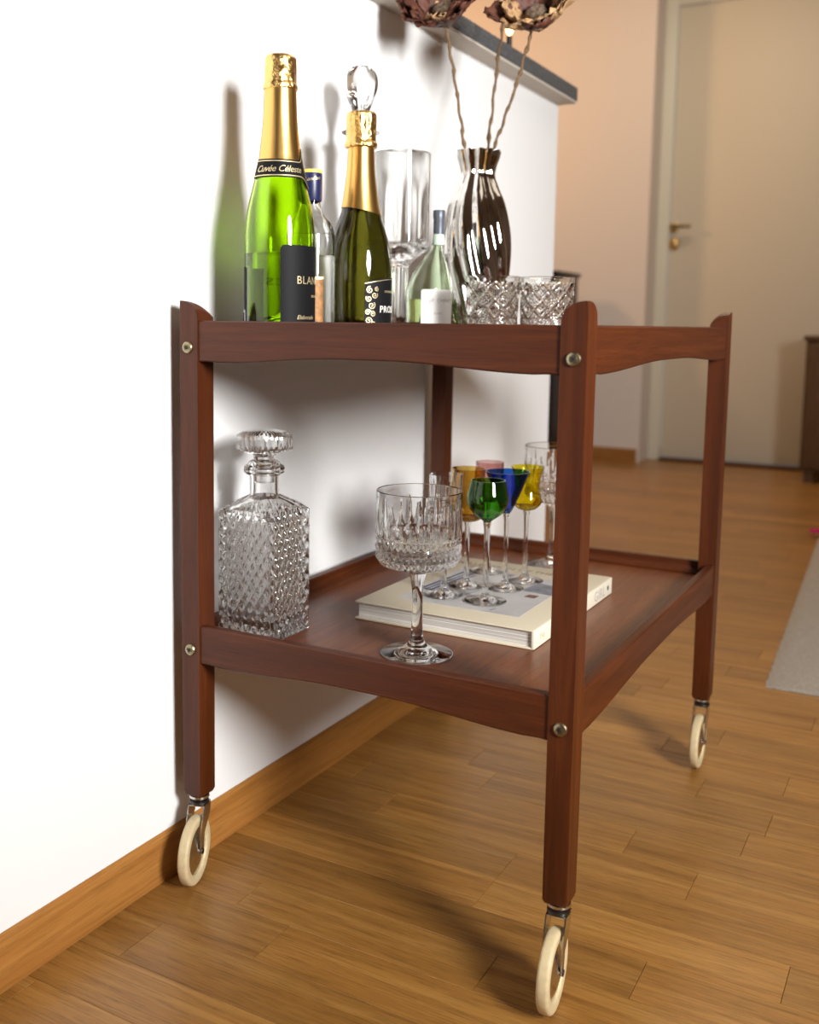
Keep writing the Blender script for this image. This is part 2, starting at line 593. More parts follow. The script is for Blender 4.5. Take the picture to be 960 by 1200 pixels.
def make_floor():
    base = struct(box('floor', (-3.6, -3.0, FZ - 0.03), (4.0, 4.6, FZ - 0.0042), flat('subfloor', (0.05, 0.025, 0.01), 0.9)))
    fixed = {0: [-0.55, 0.493, 1.10], 1: [-0.45, 0.30, 0.62, 1.05], 2: [-0.5, 0.068 - 0.30, 0.30, 0.80], 3: [-0.30, 0.10, 0.50, 0.93],
             4: [-0.4, 0.02, 0.41, 0.77], 5: [-0.2, 0.19, 0.536, 0.86]}
    tones = {(0, 0.493): 0.62, (1, -0.45): 0.86, (1, 0.30): 0.70, (1, 0.62): 0.30, (0, -0.55): 0.30, (4, 0.41): 0.40, (5, 0.536): 0.62,
             (2, 0.30): 0.50, (2, -0.232): 0.30, (5, 0.19): 0.35}
    fx = lambda x: round(0.7265 + (x - 0.7265) * 0.984, 3)
    fixed = {k: [fx(x) for x in v] for k, v in fixed.items()}
    tones = {(k, fx(x)): v for (k, x), v in tones.items()}
    st = []
    k0, k1 = int((-3.0 - 0.0483) / PW), int((4.55 - 0.0483) / PW)
    for k in range(k0, k1 + 1):
        y0 = 0.0483 + k * PW
        if y0 < -1.2:
            ends = [x * 0.45 - 3.6 + (k % 3) * 0.15 for x in range(0, 17)]
        else:
            if k in fixed:
                ends = list(fixed[k])
            else:
                ends = [random.uniform(-0.55, -0.25)]
            while ends[0] > -3.5:
                ends.insert(0, ends[0] - random.uniform(0.28, 0.52))
            while ends[-1] < 3.8:
                ends.append(ends[-1] + random.uniform(0.28, 0.52))
        for a, b in zip(ends, ends[1:]):
            a, b = max(a, -3.6), min(b, 4.0)
            if b - a < 0.02:
                continue
            tone = tones.get((k, round(a, 3)), random.triangular(0.15, 0.85, 0.45))
            st.append((a, b, y0, tone))
    # largest in the picture first: visible pieces nearest to the camera
    camp = Vector((0.7265, -0.861, 0.639))

    def visible(a, b, y):
        cx, cy = (max(min(0.6, b), a)), y + PW / 2
        best = 0
        for x in (a, (a + b) / 2, b):
            d = Vector((x, cy, 0)) - camp
            zc = d.dot(F)
            if zc < 0.1:
                continue
            px = 436 + 1206 * d.dot(R2) / zc
            py = 515 - 1206 * d.dot(U2) / zc
            if -40 < px < 1000 and -10 < py < 1230 and not (x < WX - 0.02 and cy < WEND):
                best = max(best, 1 / zc ** 2)
        return best
    st = [s + (visible(*s[:3]),) for s in st]
    st.sort(key=lambda s: -s[4])

    def stave(a, b, y, g=0.00022, h=0.004):
        e = 0.00035
        dz = random.uniform(-0.00015, 0.0)
        x0, x1, y0, y1 = a + g, b - g, y + g, y + PW - g
        V = [(x0, y0, -h), (x1, y0, -h), (x1, y1, -h), (x0, y1, -h),
             (x0, y0, dz - e), (x1, y0, dz - e), (x1, y1, dz - e), (x0, y1, dz - e),
             (x0 + e, y0 + e, dz), (x1 - e, y0 + e, dz), (x1 - e, y1 - e, dz), (x0 + e, y1 - e, dz)]
        Fc = [(8, 9, 10, 11)]
        for i in range(4):
            j = (i + 1) % 4
            Fc += [(i, j, 4 + j, 4 + i), (4 + i, 4 + j, 8 + j, 8 + i)]
        return V, Fc

    def add(name, items):
        V, Fc, T = [], [], []
        for a, b, y, tone, _ in items:
            v, f = stave(a, b, y)
            n0 = len(V)
            V += v
            Fc += [tuple(n0 + q for q in p) for p in f]
            T += [(tone, random.random(), random.random(), 1)] * len(v)
        me = bpy.data.meshes.new(name)
        me.from_pydata(V, [], Fc)
        at = me.attributes.new('tone', 'FLOAT_COLOR', 'POINT')
        for i, t in enumerate(T):
            at.data[i].color = t
        me.materials.append(oak_floor)
        o = bpy.data.objects.new(name, me)
        C.objects.link(o)
        o.parent = base
        o.location.z = FZ
        return o
    for s in st[:290]:
        add('floor_plank', [s])
    o = add('floor_planks', st[290:])
    o['kind'] = 'stuff'


make_floor()
struct(box('wall_left', (WX - 0.12, -3.0, FZ), (WX, WEND, WTOP), wall_white))
# oak skirting along the half wall, with a rounded upper edge, and its return round the wall's end
def skirting(name, path_lo, path_hi, axis, h, t, mat):
    # profile in (out, z)
    prof = [(0, 0), (t, 0), (t, h - 0.012), (t - 0.0015, h - 0.004), (t - 0.005, h), (0, h)]
    V, Fc = [], []
    for s in (path_lo, path_hi):
        for u, z in prof:
            V.append((s[0] + u, s[1], z + FZ) if axis == 'y' else (s[0], s[1] - u, z + FZ))
    n = len(prof)
    for i in range(n):
        j = (i + 1) % n
        Fc.append((i, j, n + j, n + i))
    Fc += [tuple(range(n)), tuple(range(n, 2 * n))]
    return struct(link(name, V, Fc, mat, None, 30))


skirting('baseboard_left', (WX, -3.0), (WX, WEND), 'y', 0.055, 0.0065, oak_skirt)

# far wall with the door set back in it
YF, YD = 3.88, 4.04
struct(box('wall_far', (-3.6, YF, FZ), (-0.535, YF + 0.12, 2.6), wall_far_m))
struct(box('wall_door_side', (-0.60, YF + 0.12, FZ), (-0.535, YD + 0.12, 2.6), wall_far_m))
struct(box('wall_above_door', (-0.535, YD + 0.01, 2.14), (3.6, YD + 0.12, 2.6), wall_far_m))
struct(box('wall_far_right', (0.55, YD + 0.01, FZ), (3.6, YD + 0.12, 2.14), wall_far_m))
skirting('baseboard_far', (-3.6, YF), (-0.545, YF), 'x', 0.062, 0.013, oak_skirt_x)
struct(box('trim_1', (-0.5345, YD - 0.012, FZ), (-0.478, YD + 0.0095, 2.1395), frame_paint, None, 0.003))
struct(box('trim_2', (0.49, YD - 0.012, FZ), (0.548, YD + 0.0095, 2.1395), frame_paint, None, 0.003))
struct(box('trim_3', (-0.4775, YD - 0.012, 2.08), (0.4895, YD + 0.0095, 2.1395), frame_paint, None, 0.003))
struct(box('trim_4', (-0.4775, YD - 0.030, FZ - 0.001), (0.4895, YD + 0.05, FZ + 0.012), wood('threshold_wood', TEAK, 0), None, 0.002))
door = struct(box('door_1', (-0.475, YD + 0.002, FZ + 0.016), (0.487, YD + 0.042, 2.078), door_paint, None, 0.003))
bm = bmesh.new()
add_box(bm, (-0.478, YD - 0.006, 1.075), (-0.438, YD + 0.002, 1.115), 0.003)
hp = from_bm('handle_plate', bm, brass, door, True)
tube('door_handle', [(-0.460, YD - 0.004, 1.097), (-0.460, YD - 0.045, 1.097), (-0.45, YD - 0.055, 1.096), (-0.40, YD - 0.055, 1.096),
                     (-0.370, YD - 0.052, 1.095)], [0.008, 0.008, 0.009, 0.008, 0.009], old_brass, door, 12)
bm = bmesh.new()
bmesh.ops.create_uvsphere(bm, u_segments=32, v_segments=16, radius=0.026)
for v in bm.verts:
    v.co = Vector((v.co.x - 0.455, v.co.z * 0.5 + YD - 0.002, v.co.y + 1.020))
from_bm('lock_rosette', bm, brass, door, True)

struct(box('ceiling', (-3.6, -3.0, 2.5), (4.0, 4.6, 2.6), ceil_paint))
struct(box('wall_right', (3.6, -3.0, FZ), (3.72, 4.16, 2.6), room_paint))
struct(box('wall_back', (-3.6, -3.1, FZ), (3.72, -3.0, 2.6), room_paint))
struct(box('wall_hall', (-3.7, -3.0, FZ), (-3.6, 4.0, 2.6), room_paint))

# dark stone ledge on top of the half wall
ct = thing('countertop', 'dark grey stone countertop ledge capping the white half wall', 'countertop', (0, 0, 0))
box('stone_slab', (WX - 0.50, -2.99, WTOP + 0.0045), (0.0205, 1.212, WTOP + 0.031), stone_dark, ct, 0.0015)
box('underside_board', (WX - 0.49, -2.99, WTOP + 0.0002), (0.0190, 1.210, WTOP + 0.0044), counter_under, ct)

# candle burning on the ledge
cd = thing('candle', 'lit dark candle burning on the countertop ledge behind the dried flowers', 'candle', (-0.013, 0.925, WTOP + 0.031))
lathe('candle_body', [(0, 0), (0.014, 0), (0.014, 0.003), (0.007, 0.005), (0.007, 0.009), (0.0052, 0.011), (0.005, 0.036), (0, 0.037)],
      wax, cd, 20)
lathe('flame', spline([(0, 0.0375), (0.0055, 0.043), (0.0062, 0.050), (0.003, 0.062), (0, 0.069)], 4), flame_m, cd, 16, smooth=True)

# things in the far background
cb = thing('cabinet', 'black slim cabinet against the far wall, half hidden behind the white wall', 'cabinet', (-0.90, 3.60, FZ))
box('cabinet_body', (-0.12, -0.14, 0.03), (0.085, 0.16, 0.845), black_lacquer, cb, 0.004)
box('cabinet_top', (-0.13, -0.15, 0.845), (0.095, 0.17, 0.865), black_lacquer, cb, 0.003)
for sx in (-0.09, 0.065):
    for sy in (-0.11, 0.13):
        box('foot', (sx - 0.015, sy - 0.015, 0.0), (sx + 0.015, sy + 0.015, 0.03), black_lacquer, cb)
cb = thing('sideboard', 'brown wooden sideboard in front of the pale door at the right edge', 'cabinet', (0.385, 3.80, FZ))
box('sideboard_body', (-0.195, -0.17, 0.05), (0.40, 0.17, 0.58), cab_wood, cb, 0.004)
box('sideboard_top', (-0.205, -0.18, 0.58), (0.41, 0.18, 0.60), cab_wood, cb, 0.004)
for x0, x1 in ((-0.185, 0.10), (0.106, 0.39)):
    d_ = box('sideboard_door', (x0, -0.182, 0.065), (x1, -0.170, 0.57), cab_wood, cb, 0.003)
    kx = x1 - 0.03 if x0 < 0 else x0 + 0.03
    lathe('knob', [(0, 0), (0.008, 0), (0.011, 0.012), (0.008, 0.018), (0, 0.02)], brass, d_, 16).matrix_local = \
        Matrix.Translation((kx, -0.182, 0.34)) @ Matrix.Rotation(PI / 2, 4, 'X')
for sx in (-0.16, 0.37):
    for sy in (-0.14, 0.14):
        box('leg', (sx - 0.018, sy - 0.018, 0), (sx + 0.018, sy + 0.018, 0.05), cab_wood, cb)


def make_rug():
    o = thing('rug', 'light grey ribbed woven rug lying on the oak floor at right', 'rug', (0.469, 1.006, FZ))
    W_, L_ = 1.5, 1.9
    nx, ny = 30, 760
    V, Fc = [], []
    for j in range(ny + 1):
        y = L_ * j / ny
        for i in range(nx + 1):
            x = W_ * i / nx
            e = min(x, y, L_ - y, 0.010) / 0.010
            z = 0.009 * math.sqrt(max(0, 1 - (1 - e) ** 2)) + 0.0016 * math.sin(y / 0.010 * 2 * PI) * e + 0.0008 * math.sin(x * 90 + y * 31)
            V.append((x - 0.05 * y + 0.0015 * math.sin(y * 140), y + 0.02 * x, max(z, 0.0008)))
    nb = len(V)
    for j in range(ny):
        for i in range(nx):
            a = j * (nx + 1) + i
            Fc.append((a, a + 1, a + nx + 2, a + nx + 1))
    link('weave', V, Fc, rug_m, o, True)
    # yarn tassel on the far side's edge
    V, Fc = [], []
    for k in range(7):
        a = -0.4 + k * 0.13
        p0 = Vector((-0.066, 1.47, 0.010))
        v, f = tube_geo([p0, p0 + Vector((-0.010, 0.004 * k, 0.010)), p0 + Vector((-0.022 - 0.003 * k, 0.010 * (k - 3), 0.006))],
                        [0.004, 0.0045, 0.002], 6)
        n0 = len(V)
        V += v
        Fc += [tuple(n0 + q for q in p) for p in f]
    link('tassel', V, Fc, magenta, o, 50)['label'] = 'magenta yarn tassel'


make_rug()

# ------------------------------------------------------------------ the trolley
W, L, A, B = 0.4493, 0.6401, 0.0240, 0.0271
Z1, Z2, ZB, ZT = 0.6391, 0.3060, 0.1082, 0.660
cart = thing('bar_cart', 'reddish teak two-tier serving trolley on cream casters against the white wall', 'bar cart', (0, 0, 0))
LEGS = ((0, 0, 1, 1), (W - A, 0, -1, 1), (W - A, L - B, -1, -1), (0, L - B, 1, -1))   # sx: +1 rounds towards +x; sy likewise


def make_leg(x0, y0, sx, sy):
    bm = bmesh.new()
    n, m = 14, 12
    us = [i / n for i in range(n + 1)]
    vs = [j / m for j in range(m + 1)]
    g = {}
    for i, u in enumerate(us):
        for j, v in enumerate(vs):
            uu = 1 - math.cos(u * PI / 2) if False else u
            tx = uu if sx > 0 else 1 - uu
            ty = v if sy > 0 else 1 - v
            tx = math.sin(tx * PI / 2)          # finer spacing near the round side
            z = Z1 + 0.003 + (ZT - Z1 - 0.003) * math.sqrt(max(0, 1 - tx ** 2.3)) * math.sqrt(max(0, 1 - 0.93 * ty ** 2.6))
            x = x0 + (tx if sx > 0 else 1 - tx) * A
            g[i, j] = bm.verts.new((x, y0 + v * B, z))
    for i in range(n):
        for j in range(m):
            bm.faces.new((g[i, j], g[i + 1, j], g[i + 1, j + 1], g[i, j + 1]))
    ring = [(i, 0) for i in range(n + 1)] + [(n, j) for j in range(1, m + 1)] + [(i, m) for i in range(n - 1, -1, -1)] + \
           [(0, j) for j in range(m - 1, 0, -1)]
    zs = [Z1 + 0.0, 0.5, 0.26, ZB + 0.004, ZB]
    prev = [g[k] for k in ring]
    cxm, cym = x0 + A / 2, y0 + B / 2
    corners = []
    for zi, z in enumerate(zs):
        s = 1.0 if z > 0.25 else (0.985 if zi == 3 else 0.86)
        cur = []
        for k, pv in zip(ring, prev):
            t = g[k].co
            cur.append(bm.verts.new((cxm + (t.x - cxm) * s, cym + (t.y - cym) * s, z)))
        for a in range(len(ring)):
            b = (a + 1) % len(ring)
            bm.faces.new((prev[a], prev[b], cur[b], cur[a]))
        for a, k in enumerate(ring):
            if k in ((0, 0), (n, 0), (n, m), (0, m)):
                corners.append((prev[a], cur[a]))
        prev = cur
    bm.faces.new(list(reversed(prev)))
    es = []
    for a, b in corners:
        e = bm.edges.get((a, b))
        if e:
            es.append(e)
    bmesh.ops.bevel(bm, geom=es, offset=0.0013, segments=2, affect='EDGES', profile=0.5)
    return from_bm('leg', bm, teak[2], cart, 40)


for l in LEGS:
    make_leg(*l)


def bolt(x, z):
    b = lathe('bolt', [(0, 0), (0.0062, 0), (0.0066, 0.0010), (0.0058, 0.0024), (0.0034, 0.0032), (0.0030, 0.0024), (0.0026, 0.0024),
                       (0.0024, 0.0030), (0, 0.0030)], old_brass, cart, 28)
    b.matrix_local = Matrix.Translation((x, 0.0, z)) @ Matrix.Rotation(PI / 2, 4, 'X')
    h = lathe('recess', [(0, 0.0030), (0.0023, 0.0030), (0.0021, 0.0034), (0, 0.0034)], black_hole, b, 6)
    return b


for x, z in ((0.0112, 0.6104), (0.4378, 0.6100), (0.0122, 0.2785), (0.4376, 0.2773)):
    bolt(x, z)
for x in (0.0115, 0.4375):
    for z in (0.610, 0.278):
        b = bolt(x, z)
        b.matrix_local = Matrix.Translation((x, L, z)) @ Matrix.Rotation(-PI / 2, 4, 'X')


def rail(p0, p1, inward, ztop, hend, hmid, board, mat, name='rail'):
    """a rail from p0 to p1 (outer face line) with a shallow arch cut in its lower edge and a cove on the inside."""
    p0, p1 = Vector((*p0, 0)), Vector((*p1, 0))
    iw = Vector((*inward, 0))
    ln = (p1 - p0).length
    n = 48
    V, Fc = [], []
    for i in range(n + 1):
        t = i / n
        d = min(t, 1 - t) * ln
        e = 0.022
        if d < e:
            h = hend - 0.0008 * math.sin(d / e * PI)
        else:
            q = (d - e) / (ln / 2 - e)
            q = min(1.0, q / 0.86)
            h = hend + (hmid - hend) * (0.5 - 0.5 * math.cos(q * PI))
        zb = ztop - h
        o = p0 + (p1 - p0) * t
        sec = [(0.0015, zb), (0.0, zb + 0.0015), (0.0, ztop - 0.0015), (0.0015, ztop), (0.0100, ztop), (0.0115, ztop - 0.0015),
               (0.0115, ztop - 0.007), (0.0135, ztop - 0.010), (0.0145, ztop - 0.0165), (0.0190, board), (0.0190, board - 0.005),
               (0.0130, board - 0.005), (0.0130, zb + 0.001)]
        for u, z in sec:
            c = o + iw * u
            V.append((c.x, c.y, z))
    m = len(sec)
    for i in range(n):
        for k in range(m):
            k2 = (k + 1) % m
            Fc.append((i * m + k, i * m + k2, (i + 1) * m + k2, (i + 1) * m + k))
    Fc += [tuple(range(m)), tuple(range(n * m, (n + 1) * m))]
    return link(name, V, Fc, mat, cart, 32)


for zt in (Z1, Z2):
    bd = zt - 0.018
    he = 0.0440 if zt == Z1 else 0.0431
    hm = 0.0365 if zt == Z1 else 0.0355
    rail((A, 0.0018), (W - A, 0.0018), (0, 1), zt, he, hm, bd, teak[0])
    rail((A, L - 0.0018), (W - A, L - 0.0018), (0, -1), zt, he, hm, bd, teak[0])
    rail((0.0018, B), (0.0018, L - B), (1, 0), zt, he, hm, bd, teak[1])
    rail((W - 0.0018, B), (W - 0.0018, L - B), (-1, 0), zt, he, hm, bd, teak[1])
    box('tray_board', (0.0150, 0.0150, bd - 0.0052), (W - 0.0150, L - 0.0150, bd), teak_board, cart)
TOP, LOW = Z1 - 0.018, Z2 - 0.018


def caster(x, y, heading):
    """heading: direction of the wheel's axle, pointing to the picture's right, degrees."""
    k = bpy.data.objects.new('caster', None)
    k.empty_display_size = 0.02
    C.objects.link(k)
    k.parent = cart
    k.location = (x, y, FZ)
    ZB = 0.0982
    k.rotation_euler = (0, 0, math.radians(heading))
    # local: x = axle, y- = trailing side; wheel centre at (0,-0.017,0.0385)
    lathe('mount_plate', [(0, ZB - 0.0005), (0.0085, ZB - 0.0005), (0.0112, ZB - 0.0015), (0.0115, ZB - 0.004), (0.009, ZB - 0.0055), (0, ZB - 0.0055)],
          steel, k, 32)
    lathe('swivel', [(0, ZB - 0.0055), (0.0080, ZB - 0.0055), (0.0080, ZB - 0.0070), (0.0108, ZB - 0.0080), (0.0110, ZB - 0.0112), (0, ZB - 0.0114)],
          dark_steel, k, 32)
    cy, cz, R = -0.0165, 0.0380, 0.0380
    prof = [(R - 0.0105, -0.0052), (R - 0.0035, -0.0060), (R - 0.0008, -0.0046), (R, -0.002), (R, 0.002), (R - 0.0008, 0.0046),
            (R - 0.0035, 0.0060), (R - 0.0105, 0.0052), (R - 0.0115, 0.003), (R - 0.0115, -0.003), (R - 0.0105, -0.0052)]
    MR = Matrix.Translation((0, cy, cz)) @ Matrix.Rotation(PI / 2, 4, 'Y')
    w = lathe('tyre', spline(prof, 3), cream, k, 72, smooth=60)
    w.matrix_local = MR
    w['label'] = 'cream rubber tyre'
    hub = [(0, -0.0078), (0.005, -0.0078), (0.007, -0.0066), (0.013, -0.0060), (0.019, -0.0048), (0.024, -0.0030), (R - 0.0100, -0.0032),
           (R - 0.0100, 0.0032), (0.024, 0.0030), (0.019, 0.0048), (0.013, 0.0060), (0.007, 0.0066), (0.005, 0.0078), (0, 0.0078)]
    h = lathe('hub', hub, steel, k, 48, smooth=50)
    h.matrix_local = MR
    # fork: two bent plates and the bridge
    bm = bmesh.new()
    for s in (-1, 1):
        pts = [(0.010, 0.0868), (-0.010, 0.0868), (-0.0195, 0.062), (-0.0205, 0.038), (-0.0165, 0.0335), (-0.0125, 0.038), (-0.010, 0.056), (0.009, 0.074)]
        th = 0.0014
        vo = [bm.verts.new((s * 0.0084, a, b)) for a, b in pts]
        vi = [bm.verts.new((s * (0.0084 + th), a, b)) for a, b in pts]
        bm.faces.new(vo)
        bm.faces.new(list(reversed(vi)))
        for i in range(len(pts)):
            j = (i + 1) % len(pts)
            bm.faces.new((vo[i], vi[i], vi[j], vo[j]))
    add_box(bm, (-0.0098, -0.010, 0.0855), (0.0098, 0.010, 0.0868), 0.0004)
    from_bm('fork', bm, steel, k, 30)
    bm = bmesh.new()
    bmesh.ops.create_cone(bm, cap_ends=True, segments=20, radius1=0.0032, radius2=0.0032, depth=0.0215,
                          matrix=Matrix.Translation((0, cy, cz)) @ Matrix.Rotation(PI / 2, 4, 'Y'))
    from_bm('axle', bm, dark_steel, k, True)
    return k


caster(A / 2, B / 2, 18)
caster(W - A / 2, B / 2, 5)
caster(W - A / 2, L - B / 2, 2)
caster(A / 2, L - B / 2, 60)


# ------------------------------------------------------------------ bottles on the top tier
def foil_fn(seed, amp):
    rnd = random.Random(seed)
    ph = [(rnd.randint(3, 17), rnd.random() * 6.28, rnd.uniform(-70, 70), rnd.uniform(0.4, 1)) for _ in range(9)]

    def fn(a, r, z, i):
        s = sum(w * math.sin(k * a + p + q * z) for k, p, q, w in ph) / 4
        return r * (1 + amp * s)
    return fn


def champagne():
    x, y = 0.0750, 0.0790
    t = thing('sparkling_wine_bottle', 'tall green sparkling wine bottle with gold foil neck and black label, leftmost on the trolley',
              'bottle', (x, y, TOP + 0.0002), cam_angle(x, y))
    # local +x looks at the camera; +y is the picture's right
    out = spline([(0.0330, 0.0), (0.0372, 0.003), (0.0383, 0.010), (0.0383, 0.100), (0.0378, 0.118), (0.0352, 0.138), (0.0300, 0.160),
                  (0.0262, 0.176), (0.0228, 0.192), (0.0190, 0.225), (0.0166, 0.262), (0.0162, 0.276)], 6)
    inn = spline([(0.0128, 0.276), (0.0132, 0.262), (0.0160, 0.225), (0.0200, 0.192), (0.0236, 0.176), (0.0274, 0.160), (0.0324, 0.138),
                  (0.0350, 0.118), (0.0355, 0.100), (0.0355, 0.016), (0.0320, 0.010), (0.018, 0.018), (0, 0.026)], 6)
    bot = [(0, 0.020), (0.016, 0.013), (0.027, 0.003)]
    lathe('glass_body', bot + out + inn, glass_green_bottle, t, 96, smooth=60)
    liq = [(0.0, 0.0258), (0.018, 0.0178), (0.0320, 0.0098), (0.0352, 0.0160), (0.03535, 0.0925), (0.0350, 0.0932), (0.0, 0.0932)]
    lq = lathe('wine', [(0.0, 0.0275), (0.018, 0.0195), (0.0315, 0.0118), (0.03565, 0.0165), (0.03565, 0.0905), (0.0, 0.0900)], wine_pale, t, 96, smooth=40)
    lq['label'] = 'pale wine filling the lower third'
    lathe('neck_foil', spline([(0.0236, 0.1885), (0.0233, 0.190), (0.0192, 0.225), (0.0174, 0.262), (0.0172, 0.270), (0.0160, 0.2700), (0.0160, 0.262),
                               (0.0180, 0.225), (0.0224, 0.190), (0.0236, 0.1885)], 5), gold_foil, t, 96, fn=foil_fn(3, 0.006), smooth=60)
    cp = lathe('cork_foil', spline([(0.0165, 0.2635), (0.0186, 0.2645), (0.0184, 0.2685), (0.0172, 0.2715), (0.0170, 0.280), (0.0166, 0.291), (0.0158, 0.298), (0.010, 0.3003),
                                    (0, 0.3005)], 6), gold_foil_cap, t, 120, fn=foil_fn(5, 0.035), smooth=60)
    # neck label: black band with cream edge lines and a shield on the right
    up = lambda u: 0.1900 + 0.014 * math.exp(-((u - 0.80) / 0.075) ** 2) - 0.0012 * math.sin(u * PI)
    dn = lambda u: 0.1690 - 0.011 * math.exp(-((u - 0.80) / 0.085) ** 2) + 0.0005
    a0, a1 = -1.35, 2.2
    nl = wrap_patch('neck_label', out, a0, a1, dn, up, label_black, t, 0.0010, 90, 10, thick=0.0006)
    wrap_patch('border', out, a0, a1, lambda u: up(u) - 0.0026, lambda u: up(u) - 0.0016, gold_print, nl, 0.0013, 90, 1)
    wrap_patch('border', out, a0, a1, lambda u: dn(u) + 0.0016, lambda u: dn(u) + 0.0027, gold_print, nl, 0.0013, 90, 1)
    sh = wrap_patch('shield', out, a0 + 0.755 * (a1 - a0), a0 + 0.85 * (a1 - a0), lambda u: 0.1640 + 0.006 * abs(u - 0.5) * 2,
                    lambda u: 0.2010 - 0.006 * abs(u - 0.5) * 2, flat('bronze_print', (0.16, 0.12, 0.08), 0.5, 0.4, bump=0.2, bscale=300), nl, 0.0013, 16, 6)
    text_wrap('lettering', 'Cuv\u00e9e C\u00e9leste', 0.0098, out, -0.02, 0.1755, gold_print, nl, shear=0.35, off=0.0014, center=True, space=0.92)
    # main label
    fl = wrap_patch('front_label', out, 0.02, 2.55, 0.004, 0.0985, label_black, t, 0.0005, 60, 10, 0.004, thick=0.0003)
    text_wrap('lettering', 'BLANC DE BLANCS', 0.0118, out, 0.50, 0.0580, gold_print, fl, off=0.0009, space=1.1)
    text_wrap('lettering', 'Elaborado', 0.0062, out, 0.50, 0.0205, gold_print, fl, shear=0.3, off=0.0009)
    text_wrap('lettering', 'BRUT NATURE', 0.0038, out, 1.05, 0.0440, gold_print, fl, off=0.0009)
    text_wrap('lettering', 'METODO TRADICIONAL', 0.0026, out, 0.50, 0.0155, white_print, fl, off=0.0009)
    bl = wrap_patch('back_label', out, -2.9, -1.22, 0.004, 0.0760, label_black, t, 0.0005, 30, 6, thick=0.0003)
    wrap_patch('barcode_panel', out, -1.9, -1.25, 0.006, 0.030, label_white, bl, 0.0009, 12, 2)
    for k in range(9):
        a = -1.80 + k * 0.055
        wrap_patch('barcode_bar', out, a, a + 0.02 + 0.01 * (k % 3), 0.010, 0.027, label_black, bl, 0.0012, 1, 1)
    return t


champagne()


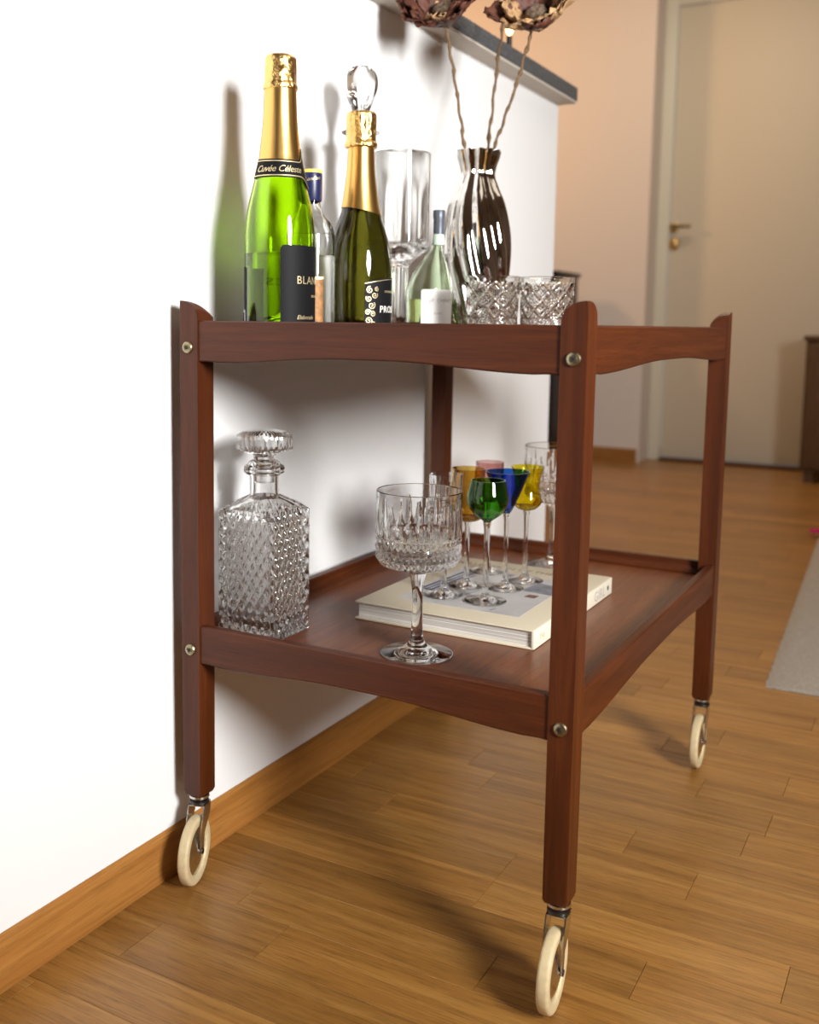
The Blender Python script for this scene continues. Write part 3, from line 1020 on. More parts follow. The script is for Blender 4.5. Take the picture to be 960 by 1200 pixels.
def prosecco():
    x, y = 0.0905, 0.2255
    t = thing('prosecco_bottle', 'dark olive prosecco bottle with gold foil neck and ornate black label', 'bottle', (x, y, TOP + 0.0002), cam_angle(x, y))
    out = spline([(0.0325, 0.0), (0.0370, 0.003), (0.0380, 0.010), (0.0388, 0.070), (0.0382, 0.090), (0.0350, 0.112), (0.0305, 0.128), (0.0255, 0.142),
                  (0.0222, 0.153), (0.0180, 0.180), (0.0155, 0.206), (0.0148, 0.232), (0.0148, 0.245)], 6)
    lathe('glass_body', [(0, 0.018), (0.016, 0.012), (0.027, 0.003)] + out + [(0, 0.245)], glass_olive, t, 96, smooth=60)
    rim = lambda a: 0.1490 - 0.005 * math.cos(a - 1.9)
    V, Fc = [], []
    n = 96
    hts = [0.0, 0.12, 0.3, 0.5, 0.7, 0.85, 1.0]
    ff = foil_fn(11, 0.006)
    for lay, dr in ((0, 0.0010), (1, 0.0003)):
        for q in hts:
            for k in range(n):
                a = 2 * PI * k / n
                z = rim(a) + q * (0.234 - rim(a))
                r = ff(a, interp(out, z) + dr, z, 0)
                V.append((r * math.cos(a), r * math.sin(a), z))
    m = len(hts)
    for lay in (0, 1):
        for j in range(m - 1):
            for k in range(n):
                b = (lay * m + j) * n
                q = (b + k, b + (k + 1) % n, b + n + (k + 1) % n, b + n + k)
                Fc.append(q if lay == 0 else tuple(reversed(q)))
    for k in range(n):
        k2 = (k + 1) % n
        Fc.append((k, m * n + k, m * n + k2, k2))
        b, c = (m - 1) * n, (2 * m - 1) * n
        Fc.append((b + k, b + k2, c + k2, c + k))
    link('neck_foil', V, Fc, gold_foil, t, 50)
    lathe('cork_foil', spline([(0.0150, 0.2235), (0.0192, 0.2245), (0.0196, 0.2290), (0.0180, 0.2330), (0.0182, 0.246), (0.0183, 0.257), (0.0174, 0.2640), (0.011, 0.2665),
                               (0, 0.2668)], 6), gold_foil_cap, t, 120, fn=foil_fn(9, 0.035), smooth=60)
    fl = wrap_patch('front_label', out, 0.16, 2.6, 0.004, lambda u: 0.0655 + 0.006 * math.sin(u * PI), label_black, t, 0.0005, 60, 10, thick=0.0003)
    wrap_patch('border', out, 0.16, 2.6, lambda u: 0.0632 + 0.006 * math.sin(u * PI), lambda u: 0.0638 + 0.006 * math.sin(u * PI), gold_print, fl, 0.0009, 60, 1)
    text_wrap('lettering', 'PROSECCO', 0.0112, out, 0.68, 0.0300, white_print, fl, off=0.0009, space=1.08)
    text_wrap('lettering', 'SPUMANTE', 0.0036, out, 0.86, 0.0535, gold_print, fl, off=0.0009)
    wrap_patch('red_band', out, 0.85, 2.1, 0.0110, 0.0150, flat('dark_red_print', (0.16, 0.01, 0.012), 0.5), fl, 0.0009, 20, 1)
    # scrollwork along the left edge
    sv, sf = [], []

    def ribbon(pts, w=0.00032):
        for i in range(len(pts) - 1):
            (a, z), (b, y_) = pts[i], pts[i + 1]
            dx, dz = b - a, y_ - z
            ln = math.hypot(dx, dz) or 1
            nx, nz = -dz / ln * w, dx / ln * w
            k = len(sv)
            for (s_, h_) in ((a + nx, z + nz), (a - nx, z - nz), (b - nx, y_ - nz), (b + nx, y_ + nz)):
                r = interp(out, h_) + 0.0010
                an = 0.16 + s_ / 0.0383
                sv.append((r * math.cos(an), r * math.sin(an), h_))
            sf.append((k, k + 1, k + 2, k + 3))
    rr = random.Random(4)
    for (sx, sz, R, d) in ((0.006, 0.056, 0.0042, 1), (0.012, 0.050, 0.0040, -1), (0.005, 0.046, 0.0038, 1), (0.0085, 0.038, 0.0046, -1), (0.004, 0.030, 0.0036, 1),
                           (0.0100, 0.028, 0.0036, -1), (0.005, 0.020, 0.0045, 1), (0.011, 0.016, 0.0040, -1), (0.006, 0.009, 0.0036, 1), (0.015, 0.057, 0.0028, 1)):
        a_ = rr.random() * 6
        ribbon([(sx + R * (1 - k / 34) * math.cos(a_ + d * k * 0.33), sz + R * (1 - k / 34) * math.sin(a_ + d * k * 0.33)) for k in range(30)])
    link('scrollwork', sv, sf, gold_print, fl)
    bl = wrap_patch('back_label', out, -2.6, -1.05, 0.004, 0.0560, label_black, t, 0.0005, 30, 6, thick=0.0003)
    for k in range(5):
        wrap_patch('text_line', out, -1.5, -1.18, 0.014 + k * 0.008, 0.0155 + k * 0.008, grey_print, bl, 0.0009, 4, 1)


prosecco()


def blue_cap():
    x, y = 0.0640, 0.1590
    t = thing('spirit_bottle', 'small clear spirit bottle with navy cap and yellow top between the two gold-necked bottles', 'bottle', (x, y, TOP + 0.0002),
              cam_angle(x, y))
    out = spline([(0.0240, 0.0), (0.0268, 0.002), (0.0275, 0.006), (0.0275, 0.110), (0.0268, 0.118), (0.0235, 0.130), (0.0165, 0.139), (0.0112, 0.147), (0.0102, 0.156),
                  (0.0102, 0.162)], 5)
    lathe('glass_body', [(0, 0.002)] + out + [(0.0082, 0.162), (0.0082, 0.152), (0.0140, 0.139), (0.0215, 0.128), (0.0248, 0.116), (0.0252, 0.108), (0.0252, 0.006),
                                             (0.022, 0.005), (0, 0.005)], glass, t, 64, smooth=50)
    lathe('liquor', [(0, 0.0055), (0.021, 0.0055), (0.02545, 0.0065), (0.02545, 0.094), (0, 0.0938)], water, t, 64)
    cp = lathe('cap', [(0.0100, 0.1560), (0.0112, 0.1560), (0.0121, 0.1585), (0.0123, 0.186), (0.0118, 0.188), (0, 0.188)], navy, t, 48)
    lathe('cap_top', [(0.0, 0.1878), (0.0119, 0.1878), (0.0122, 0.1895), (0.0117, 0.1915), (0, 0.1920)], cap_yellow, cp, 48)
    fl = wrap_patch('front_label', out, -0.9, 0.52, 0.004, 0.068, label_amber, t, 0.0006, 30, 4)
    wrap_patch('border', out, -0.9, 0.52, 0.0665, 0.0690, gold_print, fl, 0.0009, 30, 1)
    cc = [(0.0124, 0.10), (0.0124, 0.2)]
    text_wrap('lettering', 'London', 0.0060, cc, -0.65, 0.1775, gold_print, cp, shear=0.3, off=0.0003, slope=0.15)


blue_cap()


def tall_decanter():
    x, y = 0.0470, 0.2980
    t = thing('stoppered_decanter', 'tall clear glass decanter with teardrop stopper behind the prosecco bottle', 'decanter', (x, y, TOP + 0.0002), cam_angle(x, y))
    lathe('glass_body', spline([(0, 0.002), (0.024, 0.0), (0.0268, 0.003), (0.0275, 0.020), (0.0272, 0.070), (0.0262, 0.120), (0.0235, 0.150), (0.0190, 0.180), (0.0150, 0.205),
                                (0.0138, 0.225), (0.0140, 0.245), (0.0160, 0.252), (0.0235, 0.2560), (0.0235, 0.2580), (0.0150, 0.2575), (0.0105, 0.2520), (0.0110, 0.225),
                                (0.0125, 0.205), (0.0165, 0.180), (0.0212, 0.150), (0.0240, 0.120), (0.0250, 0.070), (0.0250, 0.022), (0.020, 0.012), (0, 0.011)], 4),
          glass, t, 64, smooth=60)

    def fac(a, r, z, i):
        return r * (1 - 0.05 * abs(math.sin(4 * a)))
    lathe('stopper', spline([(0, 0.236), (0.0095, 0.237), (0.0102, 0.258), (0.0085, 0.264), (0.0075, 0.270), (0.0110, 0.284), (0.0175, 0.300), (0.0215, 0.315), (0.0200, 0.328),
                             (0.0130, 0.337), (0, 0.340)], 5), crystal, t, 64, fn=fac, smooth=25)


tall_decanter()


def pokal():
    x, y = 0.0450, 0.4140
    t = thing('beer_glass', 'tall clear footed beer glass with thick fluted stem beside the silver vase', 'glass', (x, y, TOP + 0.0002), cam_angle(x, y))

    def fl(a, r, z, i):
        k = 1 if z < 0.098 and z > 0.02 else (0.35 if z < 0.21 else 0.0)
        return r * (1 - 0.07 * k * (0.5 + 0.5 * math.cos(10 * a)))
    out = spline([(0, 0.0), (0.0220, 0.0, 1), (0.0226, 0.003), (0.0190, 0.010), (0.0130, 0.020), (0.0112, 0.040), (0.0115, 0.085), (0.0125, 0.097), (0.0230, 0.108), (0.0370, 0.118),
                  (0.0395, 0.126), (0.0395, 0.150), (0.0398, 0.240), (0.0398, 0.247)], 6)
    V, Fc = lathe_geo(out, 120, fl)
    inn = [(0.0390, 0.2483)] + spline([(0.0382, 0.247), (0.0382, 0.150), (0.0372, 0.130), (0.0300, 0.122), (0.015, 0.119), (0, 0.118)], 4)
    V2, F2 = lathe_geo(inn, 120)
    n0 = len(V)
    last = n0 - 120
    V += V2
    Fc += [tuple(n0 + q for q in f) for f in F2]
    for k in range(120):
        Fc.append((last + k, last + (k + 1) % 120, n0 + (k + 1) % 120, n0 + k))
    link('glass_body', V, Fc, glass, t, 50)


pokal()


def mini_bottle():
    x, y = 0.0985, 0.3985
    t = thing('mini_wine_bottle', 'small pale green wine bottle with leaning neck, slate cap and white label', 'bottle', (x, y, TOP + 0.0002), cam_angle(x, y))
    out = spline([(0.026, 0.0), (0.0298, 0.002), (0.0310, 0.008), (0.0313, 0.055), (0.0300, 0.068), (0.0262, 0.082), (0.0205, 0.095), (0.0130, 0.108), (0.0085, 0.118), (0.0070, 0.128),
                  (0.0068, 0.152)], 6)

    def lean(z):
        q = max(0, min(1, (z - 0.055) / 0.09))
        return (0, 0.0115 * q * q * (3 - 2 * q))
    inn = spline([(0.0048, 0.152), (0.0050, 0.128), (0.0065, 0.118), (0.0110, 0.107), (0.0185, 0.093), (0.0242, 0.080), (0.0278, 0.067), (0.0290, 0.055), (0.0290, 0.008), (0.022, 0.006), (0, 0.010)], 5)
    lathe('glass_body', [(0, 0.005), (0.015, 0.003)] + out + inn, glass_mini, t, 72, cx=lean, smooth=60)
    lathe('wine', [(0, 0.0105), (0.022, 0.0066), (0.0292, 0.0085), (0.0292, 0.0495), (0, 0.0493)], wine_pale, t, 72)
    cp = lathe('screw_cap', [(0.0069, 0.136), (0.0075, 0.136), (0.0075, 0.1560), (0.0080, 0.158), (0.0080, 0.1675), (0.0074, 0.1685), (0, 0.1685)], cap_grey, t, 36,
               fn=lambda a, r, z, i: r * (1 + (0.02 * math.cos(24 * a) if z > 0.157 else 0)))
    cp.location = (0, 0.0115, 0)
    bd = lathe('neck_band', [(0.0070, 0.1225), (0.0082, 0.1225), (0.0077, 0.1365), (0.0071, 0.1365), (0.0070, 0.1225)], cap_band, t, 36)
    bd.location = (0, 0.0113, 0)
    fl = wrap_patch('front_label', out, -0.34, 1.25, 0.004, 0.0625, label_white, t, 0.0005, 40, 10, 0.002, thick=0.0003)
    text_wrap('lettering', 'J.P. CHENET', 0.0066, out, 0.0, 0.0460, grey_print, fl, off=0.0009)
    text_wrap('lettering', 'BLANC', 0.0036, out, 0.22, 0.0300, grey_print, fl, off=0.0009)


mini_bottle()


# ------------------------------------------------------------------ silver vase and dried flowers
VX, VY = 0.1220, 0.4980


def vase():
    t = thing('silver_vase', 'mirror-finish silver vase with twisted flutes holding dried flowers', 'vase', (VX, VY, TOP + 0.0002), cam_angle(VX, VY))

    def fn(a, r, z, i):
        tw = 0.9 * math.sin(z * 11 - 0.4) + 1.2 * z / 0.26
        amp = 0.045 if z < 0.02 else 0.080
        if z > 0.20:
            amp = 0.062 + 0.045 * min(1, (z - 0.20) / 0.03)
        p = 11 * (a + tw * 0.45) + 0.5 * math.sin(3 * a + 22 * z)
        s = 1 - 2 * abs(math.sin(p / 2)) ** 1.3
        s2 = math.sin(4 * a - 26 * z + 1.0)
        return r * (1 - amp * s * 0.75 + 0.018 * s2 - 0.02)
    out = spline([(0.034, 0.0), (0.0385, 0.004), (0.0415, 0.030), (0.0445, 0.065), (0.0475, 0.100), (0.0480, 0.128), (0.0455, 0.155), (0.0390, 0.185), (0.0295, 0.208),
                  (0.0232, 0.224), (0.0240, 0.236), (0.0285, 0.250), (0.0305, 0.2585)], 8)
    inn = spline([(0.0290, 0.2590), (0.0270, 0.250), (0.0222, 0.236), (0.0215, 0.224), (0.0275, 0.208), (0.0370, 0.185), (0.0435, 0.155), (0.0455, 0.120), (0.038, 0.020), (0, 0.012)], 6)
    lathe('vase_body', [(0, 0.003)] + out + inn, mirror, t, 264, fn=fn, smooth=80)


vase()


def pix(px, py, s):
    """the point that the solved camera shows at (px,py) of the 960x1200 frame at s pixels per metre."""
    D = F + R2 * (px - 435.72) / 1206.17 - U2 * (py - 515.48) / 1206.17
    return Vector((0.72648, -0.86101, 0.63904)) + D * (1206.17 / s)


def petal(name, root, tipdir, out_dir, length, width, curl, mat, parent, seed, thick=0.0009):
    """a cupped dried petal that starts at root along tipdir and bends outward."""
    rnd = random.Random(seed)
    nu, nv = 10, 8
    side = tipdir.cross(out_dir).normalized()
    top = []
    for j in range(nu + 1):
        t = j / nu
        w = width * (math.sin(min(1, t * 1.15 + 0.12) * PI * 0.62) ** 0.8) * (1 - 0.55 * max(0, t - 0.75) / 0.25)
        for i in range(nv + 1):
            s = i / nv * 2 - 1
            bend = curl * t * t
            p = root + tipdir * (length * t * (1 - 0.25 * bend)) + out_dir * (length * (0.42 * math.sin(t * PI * 0.55) + 0.25 * bend))
            p = p + side * (s * w) - out_dir * (0.45 * w * s * s)
            p = p + Vector((rnd.uniform(-1, 1), rnd.uniform(-1, 1), rnd.uniform(-1, 1))) * (0.0010 + 0.0026 * t)
            top.append(p)
    V = list(top) + [p - out_dir * thick for p in top]
    Fc = []
    W_ = nv + 1
    nb = len(top)
    for j in range(nu):
        for i in range(nv):
            q = (j * W_ + i, j * W_ + i + 1, (j + 1) * W_ + i + 1, (j + 1) * W_ + i)
            Fc += [q, tuple(nb + x for x in reversed(q))]
    ring = list(range(W_)) + [j * W_ + nv for j in range(1, nu + 1)] + [nu * W_ + i for i in range(nv - 1, -1, -1)] + [j * W_ for j in range(nu - 1, 0, -1)]
    for a, b in zip(ring, ring[1:] + ring[:1]):
        Fc.append((a, b, nb + b, nb + a))
    return link(name, V, Fc, mat, parent, True)


def flower(label, base_px, neck_px, head_px, s0, s1, axis, size, tan_share, seed, petals=9):
    Pn = pix(*base_px, s0)
    P0 = Vector((VX + (Pn.x - VX) * 0.45, VY + (Pn.y - VY) * 0.45, TOP + 0.035))
    H = pix(*head_px, s1)
    t = thing('dried_flower', label, 'dried flower', tuple(P0), 0, 'dried flowers in the silver vase')
    O = P0
    axis = Vector(axis).normalized()
    rnd = random.Random(seed)
    path, rad = [], []
    mid = (Pn + H) / 2 + Vector((rnd.uniform(-1, 1), rnd.uniform(-1, 1), 0)) * 0.004
    ax0 = Vector((VX, VY, TOP + 0.224))
    nk = ax0 + Vector((Pn.x - VX, Pn.y - VY, 0)) * 0.5
    knots = [P0, nk, Pn, mid, H - axis * size * 0.10]
    npt = 72
    for i in range(npt + 1):
        u = i / npt * 4
        k = min(3, int(u))
        f = u - k
        p = knots[k].lerp(knots[k + 1], f)
        p = p + Vector((math.sin(i * 0.9), math.cos(i * 1.3), 0)) * 0.0009
        path.append(p - O)
        rad.append(0.0017 + 0.0019 * (1 if i % 3 == 0 else 0) * rnd.random() + 0.0004 * rnd.random())
    tube('stem', path, rad, stem_m, t, 8)
    # head
    u = axis.cross(Vector((0.2, -0.6, 0.5))).normalized()
    v = axis.cross(u).normalized()
    hb = H - axis * size * 0.45 - O
    for ring_i, (cnt, ln, wd, cu, rr) in enumerate(((petals, 1.0, 0.42, 0.75, 0.10), (petals - 2, 0.86, 0.36, 0.15, 0.05))):
        for k in range(cnt):
            a = 2 * PI * (k + 0.5 * ring_i) / cnt + rnd.uniform(-0.12, 0.12)
            od = u * math.cos(a) + v * math.sin(a)
            m = petal_tan if rnd.random() < tan_share else petal_dark
            petal('petal', hb + od * size * rr, (axis + od * 0.35).normalized(), od, size * ln * rnd.uniform(0.88, 1.1), size * wd, cu * rnd.uniform(0.4, 1.2), m, t,
                  seed * 100 + ring_i * 20 + k)
    V, Fc = lathe_geo(spline([(0, -size * 0.10), (size * 0.13, -size * 0.02), (size * 0.24, size * 0.22), (size * 0.22, size * 0.44), (size * 0.10, size * 0.50), (0, size * 0.47)], 4), 20,
                      lambda a, r, z, i: r * (1 + 0.12 * math.sin(7 * a + z * 300)))
    R_ = axis.to_track_quat('Z', 'Y').to_matrix()
    link('seed_pod', [R_ @ Vector(p) + hb for p in V], Fc, pod_m, t, True)
    return t


flower('dark reddish dried flower head on a knotty stem, left of the three', (546, 182, ), None, (518, 8), 834, 860, (0.05, -0.75, 0.55), 0.062, 0.20, 5)
flower('tan and brown cupped dried flower head, rightmost of the three', (576, 182), None, (628, 12), 834, 868, (0.12, -0.80, 0.55), 0.062, 0.62, 2)
flower('dark dried flower partly hidden behind the tan one', (571, 181), None, (598, -34), 828, 745, (-0.45, 0.45, 0.8), 0.046, 0.10, 3, 8)


# ------------------------------------------------------------------ cut-crystal tumblers
def tumbler(x, y, rz, label):
    t = thing('crystal_tumbler', label, 'glass', (x, y, TOP + 0.0002), rz, 'cut-crystal tumblers on the top tray')
    H = 0.0770
    n = 192

    def fn(a, r, z, i):
        if z < 0.003 or z > 0.0700:
            return r
        u = a / (2 * PI) * 10
        if z > 0.026:
            v = (z - 0.026) / 0.0215
            d = max(abs(((u + v) % 1) - 0.5), abs(((u - v) % 1) - 0.5)) * 2     # crossed cuts: deep at the lines
            d1 = abs(((u * 3 + v * 3) % 1) - 0.5) * 2
            d2 = abs(((u * 3 - v * 3) % 1) - 0.5) * 2
            cell = int(math.floor(u + v)) + int(math.floor(u - v))
            fine = (max(d1, d2)) * 0.0010 if cell % 2 == 0 else 0
            return r - 0.0020 * max(0, (d - 0.72) / 0.28) - fine * 0.8
        v = z / 0.026
        w = abs((u * 6 * (1 - 0.15 * v)) % 1 - 0.5) * 2
        return r - 0.0019 * w * (1 - v) ** 0.3
    prof = []
    m = 58
    for k in range(m + 1):
        z = H * k / m
        prof.append((0.0318 + 0.0030 * z / H if k else 0.0300, z))
    V, Fc = lathe_geo([(0, 0.001)] + prof, n, fn)
    inn = [(0.0342, H + 0.0006)] + spline([(0.0328, H), (0.0320, 0.060), (0.0300, 0.020), (0.0270, 0.0135), (0.015, 0.0115), (0, 0.011)], 4)
    V2, F2 = lathe_geo(inn, n)
    n0 = len(V)
    last = n0 - n
    V += V2
    Fc += [tuple(n0 + q for q in f) for f in F2]
    for k in range(n):
        Fc.append((last + k, last + (k + 1) % n, n0 + (k + 1) % n, n0 + k))
    link('glass_body', V, Fc, crystal, t, 25)


tumbler(0.2085, 0.3570, 0.2, 'left cut-crystal tumbler, beside the silver vase')
tumbler(0.2665, 0.3960, 0.5, 'right cut-crystal tumbler, next to the near right trolley leg')


# ------------------------------------------------------------------ lower tier
def square_decanter():
    x, y = 0.0580, 0.0745
    t = thing('square_decanter', 'square cut-crystal whisky decanter with faceted stopper on the lower shelf', 'decanter', (x, y, LOW + 0.0002), 0)
    hw = 0.0385
    ch = 0.004
    m = 104
    rows = 150
    HB = 0.140
    V, Fc, rings = [], [], []

    def perimeter(n_side):
        pts = []
        for s in range(4):
            a = s * PI / 2
            for k in range(n_side):
                q = -1 + 2 * k / n_side
                pts.append((s, q))
        return pts
    per = perimeter(m)

    def sq(s, q, h, d):
        # point on side s at parameter q (-1..1), half width h, pushed in by d
        lim = 1 - ch / h
        X, Y = h - d, q * h
        if abs(q) > lim:
            k = (abs(q) - lim) / (1 - lim)
            X -= ch * 0.5 * k
            Y = math.copysign(abs(Y) - ch * 0.5 * k, q)
        c, sn = ((1, 0), (0, 1), (-1, 0), (0, -1))[s]
        return (X * c - Y * sn, X * sn + Y * c)

    def ring(h, z, dfun=None):
        ids = []
        for s, q in per:
            d = dfun(s, q, z) if dfun else 0
            X, Y = sq(s, q, h, d)
            ids.append(len(V))
            V.append((X, Y, z))
        rings.append(ids)

    def cut(s, q, z):
        if abs(q) > 0.93:
            return 0
        y_ = q * hw
        p = 0.0112
        a = ((y_ + z * 0.62) / p) % 1
        b = ((y_ - z * 0.62) / p) % 1
        d = max(abs(a - 0.5), abs(b - 0.5)) * 2
        edge = min(1, (0.93 - abs(q)) / 0.05)
        e_ = (1 - abs(a - 0.5) * 2) * (1 - abs(b - 0.5) * 2)
        return 0.0034 * (1 - min(1, e_ * 1.25)) * edge
    V.append((0, 0, 0.0015))
    rings.append([0])
    ring(hw * 0.80, 0.0)
    ring(hw - 0.0015, 0.0)
    for k in range(rows + 1):
        ring(hw, 0.0015 + (HB - 0.0015) * k / rows, cut)
    for k in range(1, 9):                      # shoulders running in to the neck
        f = k / 8
        h = hw * (1 - f) + 0.0150 * f
        z = HB + 0.018 * math.sin(f * PI / 2) ** 1.0
        ids = []
        for s, q in per:
            X, Y = sq(s, q, h, 0)
            rr = 0.0165
            an = math.atan2(Y, X)
            g_ = f ** 1.6
            R_ = math.hypot(X, Y)
            R2_ = R_ * (1 - g_) + rr * g_
            ids.append(len(V))
            V.append((R2_ * math.cos(an), R2_ * math.sin(an), z))
        rings.append(ids)
    for r, z in ((0.0165, 0.165), (0.0165, 0.1800), (0.0200, 0.1810), (0.0228, 0.1835), (0.0232, 0.1870), (0.0222, 0.1900), (0.0190, 0.1920), (0.0165, 0.1955), (0.0150, 0.1960),
                 (0.0130, 0.1950), (0.0125, 0.165), (0.0140, 0.150)):
        ids = []
        for s, q in per:
            X, Y = sq(s, q, 1.0, 0)
            an = math.atan2(Y, X)
            ids.append(len(V))
            V.append((r * math.cos(an), r * math.sin(an), z))
        rings.append(ids)
    for h, z in ((0.0250, 0.142), (0.0315, 0.134), (0.0320, 0.120), (0.0315, 0.022), (0.0260, 0.014)):
        ids = []
        for s, q in per:
            X, Y = sq(s, q, h, 0)
            ids.append(len(V))
            V.append((X, Y, z))
        rings.append(ids)
    rings.append([len(V)])
    V.append((0, 0, 0.013))
    for Aa, Bb in zip(rings, rings[1:]):
        n = len(per)
        for k in range(n):
            k2 = (k + 1) % n
            if len(Aa) == 1:
                Fc.append((Aa[0], Bb[k], Bb[k2]))
            elif len(Bb) == 1:
                Fc.append((Aa[k], Bb[0], Aa[k2]))
            else:
                Fc.append((Aa[k], Aa[k2], Bb[k2], Bb[k]))
    link('glass_body', V, Fc, crystal, t, 22)
    # stopper: peg and a faceted octagonal block
    V, Fc = lathe_geo([(0, 0.172), (0.0112, 0.172), (0.0118, 0.1950), (0.0118, 0.2010), (0.0150, 0.2045), (0.0270, 0.2065), (0.0325, 0.2085), (0.0330, 0.2100), (0.0330, 0.2225), (0.0322, 0.2250),
                       (0.0245, 0.2290), (0.0150, 0.2310), (0, 0.2318)], 192,
                      lambda a, r, z, i: r if z < 0.203 else r * (math.cos(PI / 8) / math.cos(((a + 0.25) % (PI / 4)) - PI / 8)) *
                      (1 - 0.075 * abs(((a * 16 / PI + z * 210) % 1) - 0.5) - 0.075 * abs(((a * 16 / PI - z * 210) % 1) - 0.5)))
    link('stopper', V, Fc, crystal, t, 18)


square_decanter()


def goblet(name, x, y, label, rz=0.0):
    t = thing(name, label, 'glass', (x, y, LOW + 0.0002), rz, 'large cut-crystal goblets on the lower shelf')
    n = 224

    def fn(a, r, z, i):
        G = 26
        u = a / (2 * PI) * G
        if 0.131 < z < 0.168:
            k = int(u)
            hgt = 0.167 - 0.012 * ((k * 7) % 3) / 2
            q = max(0, 1 - (z - 0.131) / (hgt - 0.131))
            wv = abs((u % 1) - 0.5) * 2
            half = 0.10 + 0.62 * q
            return r - (0.0016 * (q ** 0.5) * max(0, 1 - wv / half) if q > 0 else 0)
        if 0.127 <= z <= 0.131:
            return r - 0.0009
        if 0.0975 < z < 0.127:
            v = (z - 0.0975) / 0.0098
            p = u * 1.5
            e_ = (1 - 2 * abs(((p + v / 2) % 1) - 0.5)) * (1 - 2 * abs(((p - v / 2) % 1) - 0.5))
            return r - 0.0021 * (1 - min(1, 1.3 * e_))
        return r
    zs = []
    body = spline([(0.0060, 0.030), (0.0055, 0.050), (0.0062, 0.070), (0.0088, 0.085), (0.0125, 0.0915), (0.0260, 0.0945), (0.0400, 0.0985), (0.0452, 0.105), (0.0460, 0.113)], 6)
    dense = [(0.0460 - 0.0006 * k / 66, 0.113 + 0.057 * k / 66) for k in range(1, 67)]
    top = [(0.0453, 0.171), (0.0452, 0.1765)]
    foot = spline([(0, 0.0012), (0.010, 0.0010), (0.034, 0.0, 1), (0.0382, 0.0006), (0.0380, 0.0018), (0.0300, 0.0035), (0.0160, 0.0075), (0.0100, 0.0120), (0.0068, 0.0180)], 5)
    out = foot + body + dense + top
    V, Fc = lathe_geo(out, n, fn)
    inn = [(0.0445, 0.1772)] + spline([(0.0438, 0.1765), (0.0436, 0.160), (0.0425, 0.132), (0.0405, 0.1180), (0.0320, 0.1110), (0.015, 0.1085), (0, 0.1080)], 5)
    V2, F2 = lathe_geo(inn, n)
    n0 = len(V)
    last = n0 - n
    V += V2
    Fc += [tuple(n0 + q for q in f) for f in F2]
    for k in range(n):
        Fc.append((last + k, last + (k + 1) % n, n0 + (k + 1) % n, n0 + k))
    link('glass_body', V, Fc, crystal, t, 28)
    return t


goblet('crystal_goblet', 0.2440, 0.0930, 'large clear cut-crystal goblet standing in front of the book')
goblet('crystal_goblet', 0.2270, 0.5640, 'large clear cut-crystal goblet behind the book, partly hidden by the near leg', 0.4)

# book
bk = thing('book', 'thick cream hardcover coffee-table book lying flat under the small coloured glasses', 'book', (0.2345, 0.311, LOW + 0.0002), math.radians(-0.3))
BX, BY, BH = 0.1125, 0.1410, 0.0220
box('back_cover', (-BX, -BY, 0), (BX, BY, 0.0022), book_cover, bk, 0.0008)
fc = box('front_cover', (-BX, -BY, BH - 0.0022), (BX, BY, BH), book_cover, bk, 0.0008)
box('pages', (-BX + 0.004, -BY + 0.0035, 0.0022), (BX - 0.003, BY - 0.0035, BH - 0.0022), pages, bk)
sp = box('spine', (BX - 0.0022, -BY, 0.0004), (BX + 0.0016, BY, BH - 0.0004), book_spine, bk, 0.0008)


def on_cover(name, pts, mat, z=0.0002, parent=fc):
    V = [(a, b, BH + z) for a, b in pts] + [(a, b, BH - 0.0003) for a, b in pts]
    n = len(pts)
    Fc = [tuple(range(n)), tuple(reversed(range(n, 2 * n)))] + [(i, (i + 1) % n, n + (i + 1) % n, n + i) for i in range(n)]
    return link(name, V, Fc, mat, parent)


pic = on_cover('cover_picture', [(-0.075, -0.1020), (0.080, -0.1020), (0.080, 0.085), (-0.075, 0.085)], pic_grey)
for k, (o_, w_, ln_) in enumerate(((0.000, 0.0040, 1.0), (0.0075, 0.0028, 0.92), (0.0135, 0.0042, 0.97), (0.0200, 0.0018, 0.8))):
    x0, y0 = -0.0745 + o_, -0.050
    x1, y1 = -0.0745 + o_ + 0.012, -0.050 + 0.125 * ln_
    on_cover('stripe', [(x0, y0), (x0 + w_, y0), (x1 + w_, y1), (x1, y1)], pic_navy, 0.00035)
on_cover('patch', [(0.038, 0.010), (0.079, 0.006), (0.079, 0.050), (0.044, 0.056)], pic_slate, 0.00035)
on_cover('patch', [(0.052, -0.016), (0.066, -0.017), (0.067, -0.003), (0.054, -0.003)], pic_brown, 0.00035)
on_cover('line', [(-0.020, -0.075), (-0.0185, -0.075), (0.006, 0.035), (0.0045, 0.035)], pic_slate, 0.00035)
on_cover('line', [(0.040, -0.093), (0.0413, -0.0935), (0.0440, -0.083), (0.0430, -0.083)], pic_navy, 0.00035)


def cover_text(body, size, x, y, mat, parent, rot=0.0, space=1.0):
    V, Fc = text_geo(body, size, 0, 0.00012, space)
    c, s = math.cos(rot), math.sin(rot)
    o = link('lettering', [(x + a * c - b * s, y + a * s + b * c, BH + 0.0003 + z) for a, b, z in V], Fc, mat, parent)
    return o


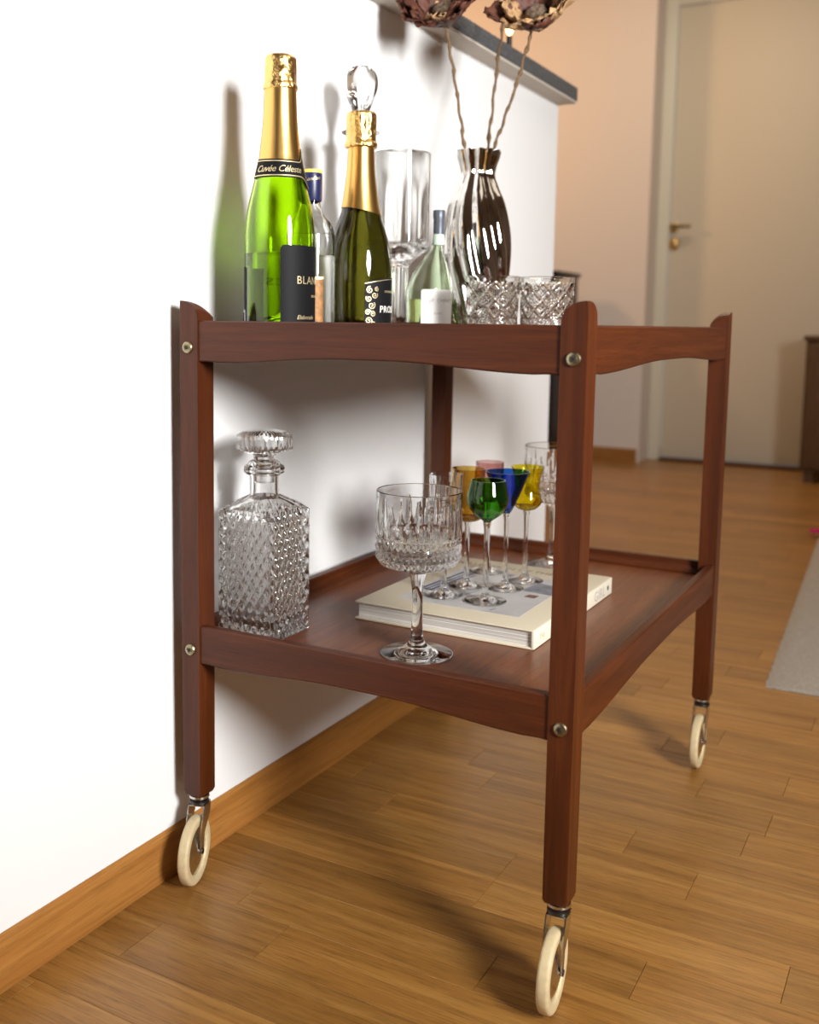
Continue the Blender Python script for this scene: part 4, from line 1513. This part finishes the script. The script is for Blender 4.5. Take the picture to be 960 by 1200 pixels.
cover_text('COLLECTION OF THE GIRL', 0.0150, -0.1000, 0.1040, flat('olive_print', (0.25, 0.20, 0.12), 0.5), fc, 0.0, 0.98)
V, Fc = text_geo('GIRL', 0.0185, 0, 0.00012, 1.15)
wd = max(v[0] for v in V)
link('lettering', [(BX + 0.0018 + z, 0.110 - wd + a, 0.0045 + b) for a, b, z in V], Fc, grey_print, sp)
V, Fc = text_geo('THE', 0.0090, 0, 0.00012, 1.05)
link('lettering', [(BX + 0.0018 + z, -0.125 + a, 0.0075 + b) for a, b, z in V], Fc, flat('faint_print', (0.55, 0.48, 0.38), 0.6), sp)
bm = bmesh.new()
bmesh.ops.create_cone(bm, cap_ends=True, segments=20, radius1=0.0032, radius2=0.0032, depth=0.0004,
                      matrix=Matrix.Translation((BX + 0.0017, 0.123, 0.0115)) @ Matrix.Rotation(PI / 2, 4, 'Y'))
from_bm('emblem', bm, pic_navy, sp)
BT = LOW + 0.0002 + BH + 0.0006


# small stemmed glasses
def small_glass(x, y, label, bowl, tint, name_, sr=0.0030, foot=0.0235, rim_t=0.0011, fn=None, wob=0.0):
    """bowl: outer profile of the bowl from its lowest point up; the stem and foot are clear glass."""
    t = thing('liqueur_glass', label, 'glass', (x, y, BT), 0, 'small stemmed liqueur glasses on the book')
    zb = bowl[0][1]
    foot_p = spline([(0, 0.0008), (0.008, 0.0008), (foot - 0.002, 0.0, 1), (foot, 0.0005), (foot - 0.0005, 0.0014), (foot * 0.6, 0.0030), (0.0060, 0.0068), (sr + 0.0008, 0.0130), (sr, 0.030),
                     (sr - 0.0002, zb - 0.030), (sr + 0.0004, zb - 0.008), (sr + 0.0014, zb - 0.0004), (0, zb - 0.0003)], 4)
    s = lathe('stem', foot_p, glass, t, 40, cx=lambda z: (wob * math.sin(z / zb * PI * 1.5), 0), smooth=60)
    out = spline([(0, zb)] + bowl, 5)
    # inner wall
    inn = []
    for r, z in reversed(bowl[1:]):
        inn.append((max(r - rim_t, 0.001), z + (0 if z > bowl[-1][1] - 0.01 else rim_t)))
    inn = spline(inn + [(0, zb + 0.0045)], 5)
    lathe('bowl', out + inn, tint, t, 72, fn=fn, smooth=60)['label'] = label.split(' glass')[0].split(' liqueur')[0].replace('small ', '') + ' bowl'
    return t


def cutfn(a, r, z, i):
    return r - (0.0007 * abs(math.sin(8 * a)) if 0.095 < z < 0.138 else 0)


small_glass(0.2010, 0.2480, 'clear stemmed glass on the book, just behind the large front goblet',
            [(0.0035, 0.094), (0.0120, 0.0955), (0.0175, 0.101), (0.0195, 0.110), (0.0200, 0.149)], glass, 'clear', fn=cutfn)
small_glass(0.2550, 0.2500, 'green liqueur glass with round tulip bowl',
            [(0.0035, 0.0960), (0.0070, 0.0985), (0.0180, 0.1070), (0.0240, 0.1180), (0.0246, 0.1270), (0.0222, 0.1380), (0.0203, 0.1460)], gl_green, 'green', sr=0.0034, foot=0.0250)
small_glass(0.2060, 0.3030, 'amber liqueur glass with straight square-shouldered bowl',
            [(0.0035, 0.0830), (0.0140, 0.0850), (0.0195, 0.0915), (0.0208, 0.1020), (0.0205, 0.1400), (0.0212, 0.1500)], gl_amber, 'amber')
small_glass(0.2520, 0.3180, 'blue liqueur glass with conical martini bowl',
            [(0.0035, 0.0960), (0.0060, 0.0985), (0.0135, 0.1140), (0.0275, 0.1480)], gl_blue, 'blue')
small_glass(0.2590, 0.3680, 'yellow liqueur glass with waisted bowl, right of the blue one',
            [(0.0035, 0.0925), (0.0110, 0.0945), (0.0178, 0.1010), (0.0182, 0.1080), (0.0156, 0.1190), (0.0160, 0.1300), (0.0190, 0.1430), (0.0212, 0.1490)], gl_yellow, 'yellow')
small_glass(0.1980, 0.3880, 'pink liqueur glass at the back of the group',
            [(0.0035, 0.0880), (0.0120, 0.0900), (0.0172, 0.0970), (0.0182, 0.1100), (0.0187, 0.1480)], gl_pink, 'pink')
